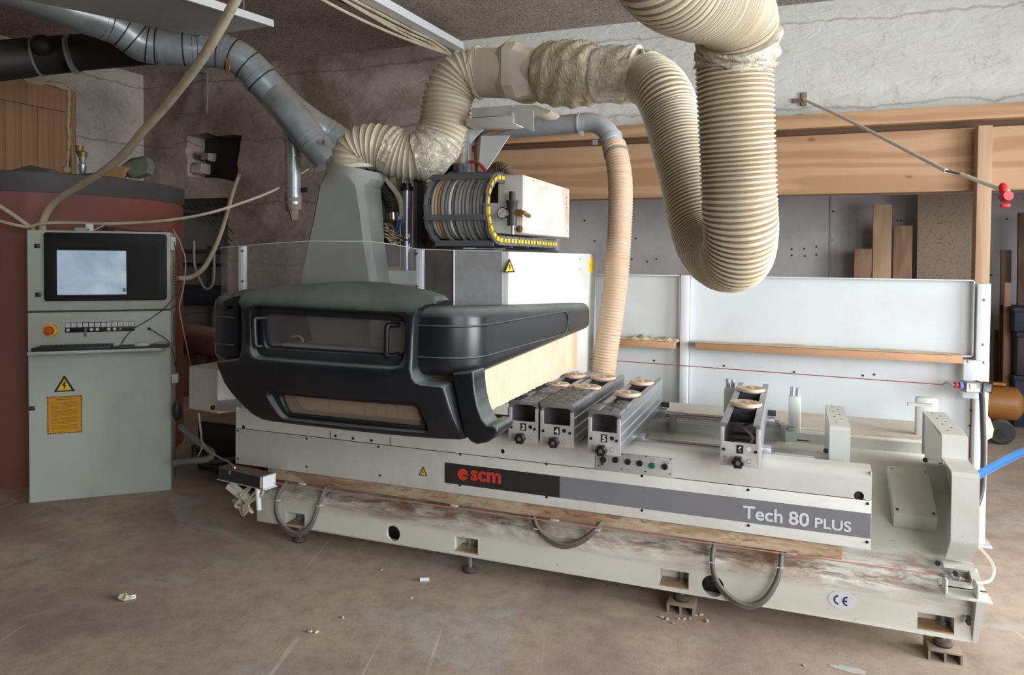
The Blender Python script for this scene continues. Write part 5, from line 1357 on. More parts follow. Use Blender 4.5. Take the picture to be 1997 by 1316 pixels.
b.build('gauge_needle', M['inkblack'], box)
# chain path in the YZ plane
CX0, CX1 = -1.60, -1.30
cy_, cz_, R = 3.19, 1.828, .148
path = [(3.34, cz_+R)]
for k in range(25):
    a = PI/2+PI*k/24; path.append((cy_+R*math.cos(a), cz_+R*math.sin(a)))
path += [(3.30+.78*k/20, cz_-R-.002*(k/20)) for k in range(1, 21)]
pv, Lc = resample([Vector((0, p[0], p[1])) for p in path], .047)
CH = None
def chain_side(xc, name, first=False):
    b = B()
    for i in range(len(pv)-1):
        a, c = pv[i], pv[i+1]; d = (c-a).normalized(); a2, c2 = a-d*.006, c+d*.006
        off = .004*(i % 2)
        bar(b, a2+Vector((xc+off*(1 if xc > -1.45 else -1), 0, 0)), c2+Vector((xc+off*(1 if xc > -1.45 else -1), 0, 0)), .010, .046, upv=Vector((0, -d.z, d.y)), bev=.002)
    return b.build(name, M['chain'], G)
CH = chain_side(CX1, 'energy_chain'); chain_side(CX0, 'energy_chain')
for i in range(len(pv)-1):
    a, c = pv[i], pv[i+1]; d = (c-a).normalized(); m = (a+c)/2; hl = .011 if m.y > 3.25 else .016
    bar(B(), m-d*hl+Vector((CX1+.010, 0, 0)), m+d*hl+Vector((CX1+.010, 0, 0)), .006, .020, upv=Vector((0, -d.z, d.y)), bev=.003).build('yellow_link_insert', M['yellow'], CH)
for i in (2, 5, 9, 12, 17, 22):
    if i < len(pv)-1:
        m = pv[i]; d = (pv[i+1]-pv[i]).normalized(); nn = Vector((0, -d.z, d.y))*-1
        o_ = m+Vector((0, 1, 0))*0
        e_ = (m-Vector((0, cy_, cz_))).normalized()*.026 if m.y < 3.3 else Vector((0, 0, -.02))
        bar(B(), m+e_+Vector((CX0, 0, 0)), m+e_+Vector((CX1, 0, 0)), .008, .026).build('cross_bar', M['chain'], CH)
b = B()
for k in range(5): b.box(CX0+.01+.002*k, CX1-.01, 3.95, 3.96, 1.69, 1.70)
random.seed(31)
nC = 15
for k in range(nC):
    x = CX0+.025+(CX1-CX0-.05)*k/(nC-1); dr = random.uniform(-.012, .006)
    pts = [(x, 3.45, cz_+R+.0), (x, 3.28, cz_+R+dr)]+[(x, cy_+(R+dr)*math.cos(PI/2+PI*j/8), cz_+(R+dr)*math.sin(PI/2+PI*j/8)) for j in range(9)]+[(x, 3.35, cz_-R-dr), (x, 3.8, cz_-R), (x, 4.0, cz_-R)]
    mt = 'cord' if k < 2 else ('tan' if k == 2 else ('letter' if k in (5, 8) else 'greycord'))
    B().tube(pts, .0095, n=8, sm=5).build('chain_cable', M[mt], CH)
B().box(CX0-.01, CX1+.012, 4.06, 4.13, 1.64, 1.71, .004).build('chain_anchor', M['alu'], CH)
B().box(CX0-.02, CX1+.005, 3.12, 4.12, 1.63, 1.638).build('chain_tray', M['darksteel'], CH)
B().tube([at(880, 345, Y=3.5), at(890, 352, Y=3.45), at(902, 350, Y=3.4), at(915, 352, Y=3.4), at(935, 362, Y=3.35)], .03, n=12).build('dusty_sleeve', M['concrete_block'], G)

# duct bracket and mast
MY = 3.50
mast = vbar(899, 913, 232, 350, MY, .05, 'alu', 'mast')
a0, a1 = at(912, 236, Y=MY-.08), at(1003, 236, Y=MY-.08)
B().box(a0.x, a1.x, MY-.10, MY+.06, at(950, 243, Y=MY-.1).z, at(950, 228, Y=MY-.1).z, .004).build('bracket_channel', M['white'], G)
B().box(at(922, 220, Y=MY).x, at(1001, 220, Y=MY).x, MY-.02, MY+.06, at(950, 229, Y=MY).z, at(950, 210, Y=MY).z, .004).build('bracket_channel', M['white'], G)
b = B(); P_ = [at(x, y, Y=MY-.1) for x, y in ((1003, 205), (1009, 205), (1040, 214), (1041, 256), (1003, 240))]
b.loft([P_, [p+Vector((0, .006, 0)) for p in P_]]).build('bracket_end_plate', M['white'], G)
P_ = [at(x, y, Y=MY-.04) for x, y in ((1008, 205), (1045, 205), (1075, 216), (1068, 222), (1040, 226))]
b = B().loft([P_, [p+Vector((0, .15, 0)) for p in P_]]).build('duct_cradle', M['duct_plastic'], G)
for pts in (((894, 246), (948, 246), (890, 308), (880, 320)), ((938, 265), (994, 264), (950, 330), (934, 325))):
    P_ = [at(x, y, Y=MY+.02) for x, y in pts]; B().loft([P_, [p+Vector((0, .006, 0)) for p in P_]]).build('gusset_plate', M['fence'], G)
b = B().tube([at(932, 335, Y=MY+.05), at(930, 290, Y=MY+.05), at(936, 268, Y=MY+.05), at(960, 258, Y=MY+.1), at(1000, 247, Y=MY+.15)], .016, n=10); b.build('dark_hose', M['brownsteel'], G)
B().tube([at(916, 315, Y=MY), at(932, 318, Y=MY), at(945, 330, Y=MY), at(951, 345, Y=MY)], .009, n=8).build('red_hose', M['wire'], G)
B().hose([at(955, 345, Y=MY+.2), at(968, 328, Y=MY+.2), at(985, 330, Y=MY+.2), at(992, 345, Y=MY+.2)], .035, .012, .004, n=20).build('dark_sleeve', [M['brownsteel'], M['darksteel']], G)
vbar(884, 896, 318, 345, MY-.05, .05, 'darksteel', 'terminal_block')
# ================================================================ HOSES AND DUCTS
def T(x, y, t): return at(x, y, t=t)
def wrap(parent, pts, r, mat='tape', amp=.008, n=32, name='tape_wrap', sm=8, rf=None):
    P = spline([Vector(p) for p in pts], sm); fr = frames(P); rings = []; N = len(P)
    for i, (c, (t, u, v)) in enumerate(zip(P, fr)):
        rr = rf(i/(N-1)) if rf else r
        rings.append([c+(u*math.cos(2*PI*k/n)+v*math.sin(2*PI*k/n))*(rr+random.uniform(-amp, amp)*.5+amp*math.sin(k*.9+i*.7)) for k in range(n)])
    return B().loft(rings).build(name, M[mat], parent, smooth=70)
tn = (NECK-CPOS).dot(CF)
hA = thing('suction_hose', NECK, 'cream ribbed hose rising in an S from the grey suction hood to the overhead duct', 'hose')
ptsA = [T(692, 334, tn), T(690, 318, tn), T(697, 299, tn), T(716, 288, tn-.01), T(745, 289, tn-.02), T(783, 304, tn-.02), T(820, 306, tn-.02), T(850, 285, tn-.01), T(864, 250, tn), T(870, 212, tn), T(877, 178, tn), T(897, 151, tn-.0), T(925, 142, tn), T(940, 142, tn)]
rA = 46*pxs(tn)
B().hose(ptsA, rA, .024, .015, n=40, rfn=lambda u: rA*(1.03 if u < .12 else 1.0)+rA*.06*(u > .5), ridge=(1, .6, .25, .1, .25, .6)).build('ribbed_tube', [M['hose'], M['hose']], hA)
random.seed(5)
wrap(hA, [T(752, 289, tn-.02), T(762, 293, tn-.02), T(772, 297, tn-.02)], rA*1.045, amp=.003)
wrap(hA, [T(812, 307, tn-.02), T(830, 302, tn-.02), T(848, 286, tn-.01), T(857, 268, tn)], rA*1.05, amp=.004)
def ringband(parent, c, d, r, wd, mat, name):
    d = d.normalized(); return B().lathe([(r-.004, -wd/2), (r, -wd/2), (r, wd/2), (r-.004, wd/2)], c, d, n=44).build(name, mat, parent)
ringband(hA, T(692, 331, tn), T(690, 318, tn)-T(692, 334, tn), rA*1.06, .016, M['duct_plastic'], 'hose_clamp')
ringband(hA, T(934, 142, tn), Vector((1, 0, 0)), rA*1.1, .014, M['duct_plastic'], 'hose_clamp')

# rigid overhead duct
dA, dB = T(936, 142, tn), T(1243, 146, tn-.42)
duct = thing('overhead_duct', dA.lerp(dB, .3), 'dusty plastic duct above the gantry with bulky film wrapping', 'duct')
ax = (dB-dA).normalized()
rD = 47*pxs(tn)
q1, q2, q3 = dA.lerp(dB, .27), dA.lerp(dB, .33), dA.lerp(dB, .42)
B().cyl(dA, q2, rD, n=44).build('round_duct', M['duct_plastic'], duct)
ax0, u0, v0 = frames([dA, dB])[0]
def orect(c, hw, hh, cut): 
    return [c+Vector((0, 0, 1))*z+u0*0+ (ax.cross(Vector((0, 0, 1))).normalized())*s for s, z in ((-hw, -hh+cut), (-hw, hh-cut), (-hw+cut, hh), (hw-cut, hh), (hw, hh-cut), (hw, -hh+cut), (hw-cut, -hh), (-hw+cut, -hh))]
b = B().loft([orect(dA.lerp(dB, .16), rD*.75, rD*.95, rD*.35), orect(dA.lerp(dB, .24), rD*1.08, rD*1.10, rD*.4), orect(q1.lerp(q2, .6), rD*1.08, rD*1.10, rD*.4), orect(q3, rD*.8, rD*.85, rD*.35)])
b.build('saddle_body', M['duct_plastic'], duct, smooth=20)
B().cyl(q2, dB, rD*.97, rD*1.02, n=44).build('round_duct', M['duct_plastic'], duct)
random.seed(8)
wrap(duct, [dA.lerp(dB, u) for u in (.42, .5, .6, .7, .78)], rD, amp=.006, mat='film', name='film_bundle', rf=lambda u: rD*(1.03+.24*math.sin(PI*min(1, u*1.05))**.5))
wrap(duct, [dA.lerp(dB, u) for u in (.78, .9, 1.0)], rD*1.06, amp=.004, mat='tape', name='tape_wrap')

# second hose: down, U bend towards the viewer and up again
hB = thing('suction_hose', T(1420, 560, 2.7), 'big cream ribbed hose hanging in a deep U in front of the beam', 'hose')
t0 = tn-.42
pb_ = [(1238, 146, t0), (1262, 152, t0), (1290, 178, 3.15), (1312, 230, 3.08), (1330, 290, 3.0), (1346, 350, 2.93), (1360, 410, 2.86), (1374, 460, 2.80), (1394, 492, 2.72), (1418, 505, 2.62), (1438, 495, 2.50), (1444, 450, 2.42), (1441, 390, 2.38), (1438, 310, 2.36), (1435, 230, 2.34), (1432, 160, 2.33), (1430, 105, 2.32)]
rB = 72*pxs(2.38)
hB_rad = lambda u: rB*(.98 if u > .3 else .98)
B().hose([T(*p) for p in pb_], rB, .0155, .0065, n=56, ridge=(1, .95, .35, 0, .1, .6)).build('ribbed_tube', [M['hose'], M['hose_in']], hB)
random.seed(12)
# third hose arriving from the ceiling
hC = thing('suction_hose', T(1432, 90, 2.3), 'fat cream ribbed hose bending down from the top edge of the picture', 'hose')
pc = [(1440, 92, 2.30), (1441, 62, 2.26), (1430, 25, 2.20), (1404, 2, 2.1), (1362, -14, 2.0), (1318, -35, 1.9), (1280, -80, 1.82), (1262, -150, 1.78), (1255, -260, 1.75)]
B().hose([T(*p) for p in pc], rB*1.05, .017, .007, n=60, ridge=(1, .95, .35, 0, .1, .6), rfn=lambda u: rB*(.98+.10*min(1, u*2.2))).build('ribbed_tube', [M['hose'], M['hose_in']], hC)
wrap(hC, [T(1434, 118, 2.32), T(1438, 100, 2.31), T(1441, 80, 2.28), T(1440, 60, 2.25)], rB*1.04, amp=.006, n=40)
wrap(hB, [T(1431, 135, 2.325), T(1432, 118, 2.32), T(1434, 104, 2.31)], rB*1.02, amp=.004, n=40)

# small hose and galvanised pipe behind the gantry
PYs = 4.85
gp = thing('galvanised_pipe', at(1100, 245, Y=PYs), 'thin galvanised pipe with elbow running behind the gantry mast', 'pipe')
rP = .066
B().tube([at(880, 262, Y=PYs+.1), at(1000, 252, Y=PYs), at(1135, 240, Y=PYs-.05)], rP, n=28, sm=0).build('pipe_run', M['galv_light'], gp)
ep = [at(1130, 240, Y=PYs-.05), at(1150, 239, Y=PYs-.05), at(1172, 245, Y=PYs-.06), at(1188, 262, Y=PYs-.08), at(1198, 285, Y=PYs-.1)]
B().tube(ep, rP, n=28).build('elbow', M['galv_light'], gp)
ringband(gp, ep[0], ep[1]-ep[0], rP+.006, .012, M['galv_light'], 'clamp_ring')
ringband(gp, at(1193, 270, Y=PYs-.09), ep[4]-ep[3], rP+.006, .03, M['galv_light'], 'clamp_ring')
for px, py in ((1133, 261), (1161, 278)):
    p = at(px, py, Y=PYs-.12); B().box(p.x-.018, p.x+.018, p.y-.01, p.y, p.z-.018, p.z+.018, .003).build('clamp_lug', M['galv_light'], gp)
hE = thing('flexible_hose', at(1190, 720, Y=4.6), 'slim beige ribbed hose hanging from the galvanised pipe to the machine rear', 'hose')
pe = [at(1197, 283, Y=PYs-.1), at(1203, 305, Y=4.72), at(1209, 345, Y=4.68), at(1210, 400, Y=4.62), at(1207, 470, Y=4.60), at(1202, 540, Y=4.58), at(1193, 610, Y=4.56), at(1184, 670, Y=4.55), at(1176, 726, Y=4.55), at(1172, 760, Y=4.55)]
B().hose(pe, .079, .0185, .006, n=36).build('ribbed_tube', [M['hose_tan'], M['hose_tan']], hE)
ringband(hE, at(1202, 300, Y=4.73), pe[1]-pe[0], .083, .02, M['galv'], 'hose_clamp')

# galvanised extraction duct, upper left
td = 6.0
gd = thing('extraction_duct', T(430, 100, td), 'large galvanised extraction duct descending across the upper left wall', 'duct')
rG = 33*pxs(td)
def seg(a, c, r, name, parent, mat=None, n=36): return B().cyl(a, c, r, n=n).build(name, mat or M['galv'], parent)
main = [(-30, -42, 5.2), (60, -12, 5.35), (150, 24, 5.5), (215, 46, 5.65), (250, 66, 5.74), (276, 84, 5.8), (310, 91, 5.85), (360, 94, 5.9), (400, 96, 5.95), (432, 100, 5.98), (462, 112, 6.0), (486, 130, 6.03), (508, 154, 6.05), (530, 178, 6.08), (552, 202, 6.1)]
PM = spline([T(*p) for p in main], 8)
B().tube([T(*p) for p in main], rG, n=40, sm=8).build('duct_run', M['galv'], gd)
def seam(px, parent, path, r, wd=.012, mat='galv'):
    best = min(range(1, len(path)-1), key=lambda i: abs(PPX+FOC*(path[i]-CPOS).dot(CR)/(path[i]-CPOS).dot(CF)-px))
    ringband(parent, path[best], path[best+1]-path[best-1], r, wd, M[mat], 'joint_seam')
for px in (212, 240, 262, 286, 304, 362, 388, 428, 456, 484, 512): seam(px, gd, PM, rG*1.015, .01, 'galv_dark')
for px in (208, 316, 382, 434, 506, 548): seam(px, gd, PM, rG*1.035, .035)
up = [T(548, 196, 6.1), T(575, 218, 6.13), T(612, 244, 6.16), T(650, 266, 6.2), T(700, 300, 6.2)]
B().tube(up, rG*.86, n=36, rf=lambda u: rG*(.95-.12*u)).build('branch_upper', M['galv'], gd)
lo = [T(540, 188, 6.08), T(566, 220, 6.02), T(596, 258, 6.0), T(622, 292, 6.0), T(640, 318, 6.0)]
B().tube(lo, rG*.9, n=36, rf=lambda u: rG*(1.0-.12*u)).build('branch_lower', M['galv'], gd)
US, LS = spline(up, 8), spline(lo, 8)
for px in (640, 648): seam(px, gd, US, rG*.89, .02)
for px in (604, 612): seam(px, gd, LS, rG*.95, .02)
p = T(634, 278, 5.85); B().box(p.x-.02, p.x+.02, p.y-.02, p.y, p.z-.02, p.z+.02, .004).build('clamp_lug', M['galv'], gd)
random.seed(3)
p = T(444, 126, 5.78)
B().loft([[p+Vector((-.02, 0, .05)), p+Vector((.03, 0, .05)), p+Vector((.02, -.01, -.06)), p+Vector((-.03, .01, -.08))], [q+Vector((0, .004, 0)) for q in (p+Vector((-.02, 0, .05)), p+Vector((.03, 0, .05)), p+Vector((.02, -.01, -.06)), p+Vector((-.03, .01, -.08)))]]).build('torn_tape', M['tan'], gd)
dp = thing('drop_pipe', T(573, 330, 6.1), 'vertical galvanised drop pipe with broken end below the extraction duct', 'pipe')
r3 = 15*pxs(6.1)
B().cyl(T(564, 195, 6.12), T(570, 275, 6.12), 30*pxs(6.1)*.6, r3*1.1, n=28).build('reducer', M['galv'], dp)
B().cyl(T(571, 262, 6.12), T(572, 385, 6.12), r3, n=28).build('pipe_tube', M['galv'], dp)
for y in (305, 383, 396): ringband(dp, T(572, y, 6.12), Vector((0, 0, 1)), r3*1.08, .022, M['galv'], 'pipe_collar')
B().cyl(T(572, 385, 6.12), T(573, 410, 6.12), r3*1.02, r3*.95, n=20).cyl(T(573, 408, 6.12), T(574, 430, 6.12), r3*.7, r3*.45, n=8).jitter(.004).build('broken_end', M['concrete_block'], dp)
p = T(594, 370, 6.1); B().box(p.x-.05, p.x+.02, p.y, p.y+.02, p.z-.02, p.z+.02, .003).build('pipe_bracket', M['galv_dark'], dp)
# sooty ducts in the far left corner
sd = thing('sooty_duct', T(130, 100, 6.6), 'dark sooty duct running behind the galvanised duct, far left', 'duct')
seg(T(-60, 125, 6.2), T(60, 112, 6.5), .17, 'duct_section', sd, M['galv_dark']); seg(T(60, 112, 6.5), T(150, 103, 6.6), .165, 'duct_section', sd, M['galv_dark']); seg(T(150, 103, 6.6), T(300, 90, 6.7), .16, 'duct_section', sd, M['galv_dark'])
for x in (75, 140): ringband(sd, T(x, 112-(x-60)*.08, 6.52), T(300, 90, 6.7)-T(60, 112, 6.5), .176, .02, M['galv'], 'joint_band')
B().ball(T(82, 88, 6.35), .09, n=10).build('end_cap', M['galv_dark'], sd)
# ================================================================ CONTROL CABINET
A0 = Vector((-4.543, 3.22, 0)); B0 = Vector((-3.923, 3.767, 0)); U = (B0-A0).normalized(); W_ = (B0-A0).length
Nb = Vector((-U.y, U.x, 0)); D_ = .38
MC = Matrix((U, Nb, Vector((0, 0, 1)))).transposed().to_4x4(); MC.translation = A0
def cf(px, py, off=0):
    """picture point on the cabinet front (off metres in front of it) -> local x, z"""
    d = ray(px, py); n = -Nb; t = ((A0+n*off)-CPOS).dot(n)/d.dot(n); p = CPOS+d*t
    return (p-A0).dot(U), p.z
cab = thing('control_cabinet', A0+U*W_/2+Nb*D_/2, 'pale grey-green control cabinet with a lit screen and yellow notice', 'cabinet')
def cbox(x0, x1, y0, y1, z0, z1, name, mat, bev=.003, parent=None): return B().box(x0, x1, y0, y1, z0, z1, bev, M=MC).build(name, mat, parent or cab)
zs_ = cf(200, 606)[1]
cbox(0, W_, 0, D_, .0, zs_-.006, 'lower_body', M['cabinet'])
cbox(0, W_, .0, D_, zs_+.006, 1.75, 'upper_body', M['cabinet'])
cbox(.01, W_-.01, .01, D_, zs_-.01, zs_+.01, 'seam', M['darksteel'], 0)
cbox(W_-.001, W_+.002, .12, .34, .95, 1.20, 'side_vent', M['steelgrey'], 0)
for k in range(12): cbox(W_, W_+.004, .13, .33, .96+k*.02, .966+k*.02, 'vent_slot', M['darksteel'], 0)
for k in range(10): cbox(W_, W_+.004, .2, .33, 1.36+k*.02, 1.366+k*.02, 'vent_slot', M['darksteel'], 0)
cbox(W_-.0, W_+.003, .03, .08, 1.52, 1.62, 'green_sticker', plain('lime_sticker', sr(190, 220, 60), .5), 0)
cbox(W_, W_+.03, .02, .09, 1.63, 1.72, 'side_socket_box', M['whiteplastic'])
cbox(W_, W_+.04, .05, .12, .72, .78, 'side_plug', M['whiteplastic'])
cbox(W_, W_+.008, .06, .12, 1.0, 1.06, 'side_catch', M['steelgrey'])
# doors
dr = cbox(.004, W_-.004, -.004, .002, .02, cf(200, 690)[1]-.0, 'door', M['cabinet'], .002)
def prismC(poly, y0, y1, name, mat, bev=0, parent=None, cut=None, smooth=40):
    b = B().prism(poly, 'Y', y0, y1, bev, 3)
    for v in b.bm.verts: v.co = MC @ v.co
    return b.build(name, mat, parent or cab, cut=cut, smooth=smooth)
# bezel and screen
bz = [cf(85, 452, .03), (cf(325, 457, .03)), cf(324.5, 586, .03), cf(86, 586, .03)]
x0, x1 = (bz[0][0]+bz[3][0])/2, (bz[1][0]+bz[2][0])/2; z0, z1 = (bz[2][1]+bz[3][1])/2, (bz[0][1]+bz[1][1])/2
s = [cf(110, 487, .03), cf(245.5, 490, .03), cf(246.5, 574.5, .03), cf(111.5, 574.5, .03)]
sx0, sx1_, sz0, sz1 = s[0][0], s[1][0], (s[2][1]+s[3][1])/2, (s[0][1]+s[1][1])/2
cc = B().prism(rrect(sx0-.004, sx1_+.004, sz0-.004, sz1+.022, .004), 'Y', -.06, -.018); c2 = B().prism(rrect(cf(247, 500, .03)[0]+.02, cf(304, 500, .03)[0], sz0-.02, sz1+.03, .004), 'Y', -.06, -.028)
for q in (cc, c2):
    for v in q.bm.verts: v.co = MC @ v.co
prismC(rrect(x0, x1, z0, z1, .018), -.032, 0, 'monitor_bezel', paint('screen_bezel_plastic', (.008, .008, .010), .5, spec=.25, bmp=.02, topdust=.2), .006, cut=[cc, c2])
cbox(sx0, sx1_, -.020, -.0175, sz0, sz1, 'screen', M['screen'], 0)
cbox(sx1_-.02, sx1_-.003, -.0215, -.020, sz0+.015, sz0+.04, 'screen_icon', plain('screen_icon_grey', sr(120, 130, 150), .4), 0)
# locks
for px, py in ((73, 479.5), (75, 574.5), (63, 796)):
    x, z = cf(px, py); l = cbox(x-.016, x+.016, -.007, 0, z-.014, z+.014, 'lock', M['black'], .002)
    cbox(x-.005, x+.005, -.009, -.006, z-.003, z+.003, 'lock_bar', M['steel'], 0, l)
# emergency stop
x, z = cf(98.5, 644, .0)
def discC(prof, x, z, name, mat, parent=None, n=32, smooth=40):
    b = B().lathe(prof, (x, 0, z), (0, -1, 0), n=n)
    for v in b.bm.verts: v.co = MC @ v.co
    return b.build(name, mat, parent or cab, smooth=smooth)
es = discC([(0, 0), (.045, 0), (.045, .008), (0, .008)], x, z, 'yellow_disc', M['yellow'])
discC([(0, .008), (.02, .008), (.018, .02), (.028, .024), (.028, .034), (.02, .044), (0, .046)], x-.002, z, 'emergency_button', M['estop'], es)
b = B()
for k in range(36):
    if k % 9 in (0, 8): continue
    a = 2*PI*k/36; cx, cz = x+.040*math.cos(a), z+.040*math.sin(a)
    b.box(cx-.0022, cx+.0022, -.0088, -.008, cz-.0022, cz+.0022)
for v in b.bm.verts: v.co = MC @ v.co
b.build('disc_lettering', M['inkblack'], es)
# button strip
xa, za = cf(127, 628.5, .004); xb, zb__ = cf(262.5, 646, .004); zc1 = cf(127, 648.5, .004)[1]
zt2 = (za+cf(262, 627.5, .004)[1])/2
st = cbox(xa, xb, -.006, 0, zc1, zt2, 'button_strip', M['black'], .001)
zm = (zt2+zc1)/2; cw = (xb-xa)/12
marks = B()
for k in range(12):
    cx = xa+cw*(k+.5)
    cbox(cx-cw*.42, cx+cw*.42, -.0075, -.006, zm+.001, zt2-.003, 'symbol_tile', M['letter'], 0, st)
    random.seed(k+1)
    for j in range(3): 
        dx, dz = random.uniform(-.006, .004), random.uniform(.006, .016); marks.box(cx+dx, cx+dx+random.uniform(.002, .007), -.0082, -.0075, zm+dz, zm+dz+.002)
    if k in (0, 4, 5, 7, 8): discC([(0, .006), (.0105, .006), (.010, .012), (0, .013)], cx, (zm+zc1)/2+.001, 'white_button', M['whiteplastic'], st, 18)
    elif k in (3, 9): discC([(0, .006), (.0105, .006), (.009, .014), (0, .015)], cx, (zm+zc1)/2+.001, 'key_switch', M['alu_dark'], st, 18)
for v in marks.bm.verts: v.co = MC @ v.co
marks.build('tile_symbols', M['inkblack'], st)
kx, kz = xa+cw*3.5, zm-.03
cbox(kx-.003, kx+.003, -.028, -.01, kz-.03, kz+.02, 'key', M['alu_dark'], .001, st)
# shelf with keyboard, mouse pad and mouse
SD = .23
zsh = cf(190, 683, SD)[1]
s0, s1 = cf(53, 686, SD)[0], cf(311, 680, SD)[0]
sh = B().box(s0, s1+.012, -SD, 0, zsh-.004, zsh, .001, M=MC).box(s0, s1+.012, -SD-.003, -SD, zsh-.014, zsh+.002, .001, M=MC)
sh.build('keyboard_shelf', M['cabinet'], cab)
kb = thing('keyboard', A0+U*.25-Nb*.1+Vector((0, 0, zsh)), 'flat black keyboard lying on the cabinet shelf', 'keyboard')
kx0, kx1 = .06, .50
pk = [(kx0+.0, -SD+.03), (kx1, -SD+.03), (kx1-.01, -.04), (kx0+.03, -.04)]
b = B().prism(pk, 'Z', zsh+.001, zsh+.022, .005)
for v in b.bm.verts: v.co = MC @ v.co
b.build('keyboard_body', M['keyplastic'], kb)
b = B()
for r in range(5):
    for k in range(17):
        x = kx0+.03+k*.0255; y = -SD+.042+r*.021
        if x < kx1-.03: b.box(x, x+.021, y, y+.017, zsh+.022, zsh+.027, .001, M=MC)
b.build('keys', M['keyplastic'], kb)
B().ball(MC @ Vector((kx1-.05, -.05, zsh+.024)), .004, n=5).build('blue_indicator', plain('blue_led', sr(60, 90, 255), .4, emit=2), kb)
mp_ = thing('mouse_pad', A0+U*.62-Nb*.1+Vector((0, 0, zsh)), 'dark wavy mouse pad on the right part of the cabinet shelf', 'mouse pad')
pp_ = [(.50, -SD+.02), (.80, -SD+.01), (.825, -.09), (.80, -.03), (.72, -.02), (.68, -.035), (.60, -.02), (.545, -.02), (.515, -.06)]
b = B().prism([(p.x, p.y) for p in spline([(x, y, 0) for x, y in pp_+pp_[:1]], 4)[:-1]], 'Z', zsh+.001, zsh+.007)
for v in b.bm.verts: v.co = MC @ v.co
b.build('pad_body', M['rubber'], mp_)
ms = thing('computer_mouse', A0+U*.67-Nb*.1+Vector((0, 0, zsh)), 'small pale computer mouse on the dark mouse pad', 'computer mouse')
b = B().ball((0, 0, 0), 1, (.048, .032, .022), 10)
for v in b.bm.verts:
    v.co.z = max(v.co.z, -.004); v.co = MC @ (v.co+Vector((.665, -.11, zsh+.011)))
b.build('mouse_body', M['whiteplastic'], ms)
def ctube(pts, r, name, mat, label, cat='cable', grp=None, par=None):
    if par: return B().tube(pts, r, n=8).build(name, mat, par)
    o = B().tube(pts, r, n=8).build(name, mat); return prop(o, label, cat, grp)
def CL(x, y, z): return MC @ Vector((x, y, z))
def CFp(px, py, off): x, z = cf(px, py, off); return CL(x, -off, z)
ctube([CL(.715, -.10, zsh+.012), CL(.75, -.06, zsh+.02), CL(.79, -.05, zsh+.022), CL(.83, -.08, zsh+.0), CFp(336, 700, .06), CFp(343, 730, .0)], .0025, 'mouse_cord', M['greycord'], '', par=ms)
ctube([CL(W_+.02, .02, 1.69), CL(W_+.04, -.02, 1.6), CFp(348, 540, .02), CFp(335, 585, .03), CFp(300, 617, .03), CFp(262, 640, .03), CFp(243, 660, .05), CFp(234, 676, .10)], .003, 'keyboard_cord', M['cableblack'], '', par=kb)
o = discC([(0, 0), (.010, 0), (.008, .02), (0, .02)], *cf(291, 641), 'front_socket', M['black'])
ctube([CFp(292, 641, .02), CFp(310, 652, .04), CFp(328, 665, .04), CFp(338, 690, .02), CFp(343, 715, .0), CL(W_+.03, .03, 1.0)], .003, 'hanging_lead', M['cableblack'], 'black lead from the small round socket down to the cabinet side')
# stickers
ta_, tb_, tc_ = cf(105, 763.5), cf(147, 763), cf(126, 732)
cxx, czz = (ta_[0]+tb_[0])/2, (ta_[1]+tb_[1])/2
triangle(cab, CL(cxx, -.0046, czz), U, (0, 0, 1), tb_[0]-ta_[0], tc_[1]-czz)
n0, n1, n2, n3 = cf(92, 773), cf(160.5, 770.5), cf(161, 843), cf(92, 846)
nx0, nx1, nz0, nz1 = n0[0], n1[0], (n2[1]+n3[1])/2, (n0[1]+n1[1])/2
nt_ = cbox(nx0, nx1, -.0055, -.0045, nz0, nz1, 'yellow_notice', M['amber'], 0)
b = B(); ww = .0075; k = 0
def dash(x0, x1, z0, z1):
    b.box(x0, x1, -.0062, -.0055, z0, z1)
ns = 15; st_ = (nx1-nx0)/ns
for k in range(ns):
    dash(nx0+st_*k, nx0+st_*(k+.5), nz1-ww, nz1-.001); dash(nx0+st_*(k+.3), nx0+st_*(k+.8), nz0+.001, nz0+ww)
st2 = (nz1-nz0)/ns
for k in range(ns):
    dash(nx0+.001, nx0+ww, nz0+st2*k, nz0+st2*(k+.5)); dash(nx1-ww, nx1-.001, nz0+st2*k, nz0+st2*(k+.5))
for v in b.bm.verts: v.co = MC @ v.co
b.build('striped_border', M['inkblack'], nt_)
b = B(); random.seed(2); z = nz1-.030
b.box(nx0+.05, nx1-.05, -.0062, -.0055, nz1-.024, nz1-.019)
for k in range(22):
    z -= .0075 if k % 6 else .012
    if z < nz0+.02: break
    x = nx0+.022; end = nx1-.022-(random.uniform(.02, .08) if k % 6 == 5 else random.uniform(0, .01))
    while x < end:
        wd = random.uniform(.006, .02); b.box(x, min(end, x+wd), -.0062, -.0055, z, z+.0022); x += wd+.003
for v in b.bm.verts: v.co = MC @ v.co
b.build('notice_lines', plain('brown_ink', sr(120, 84, 22), .5), nt_)
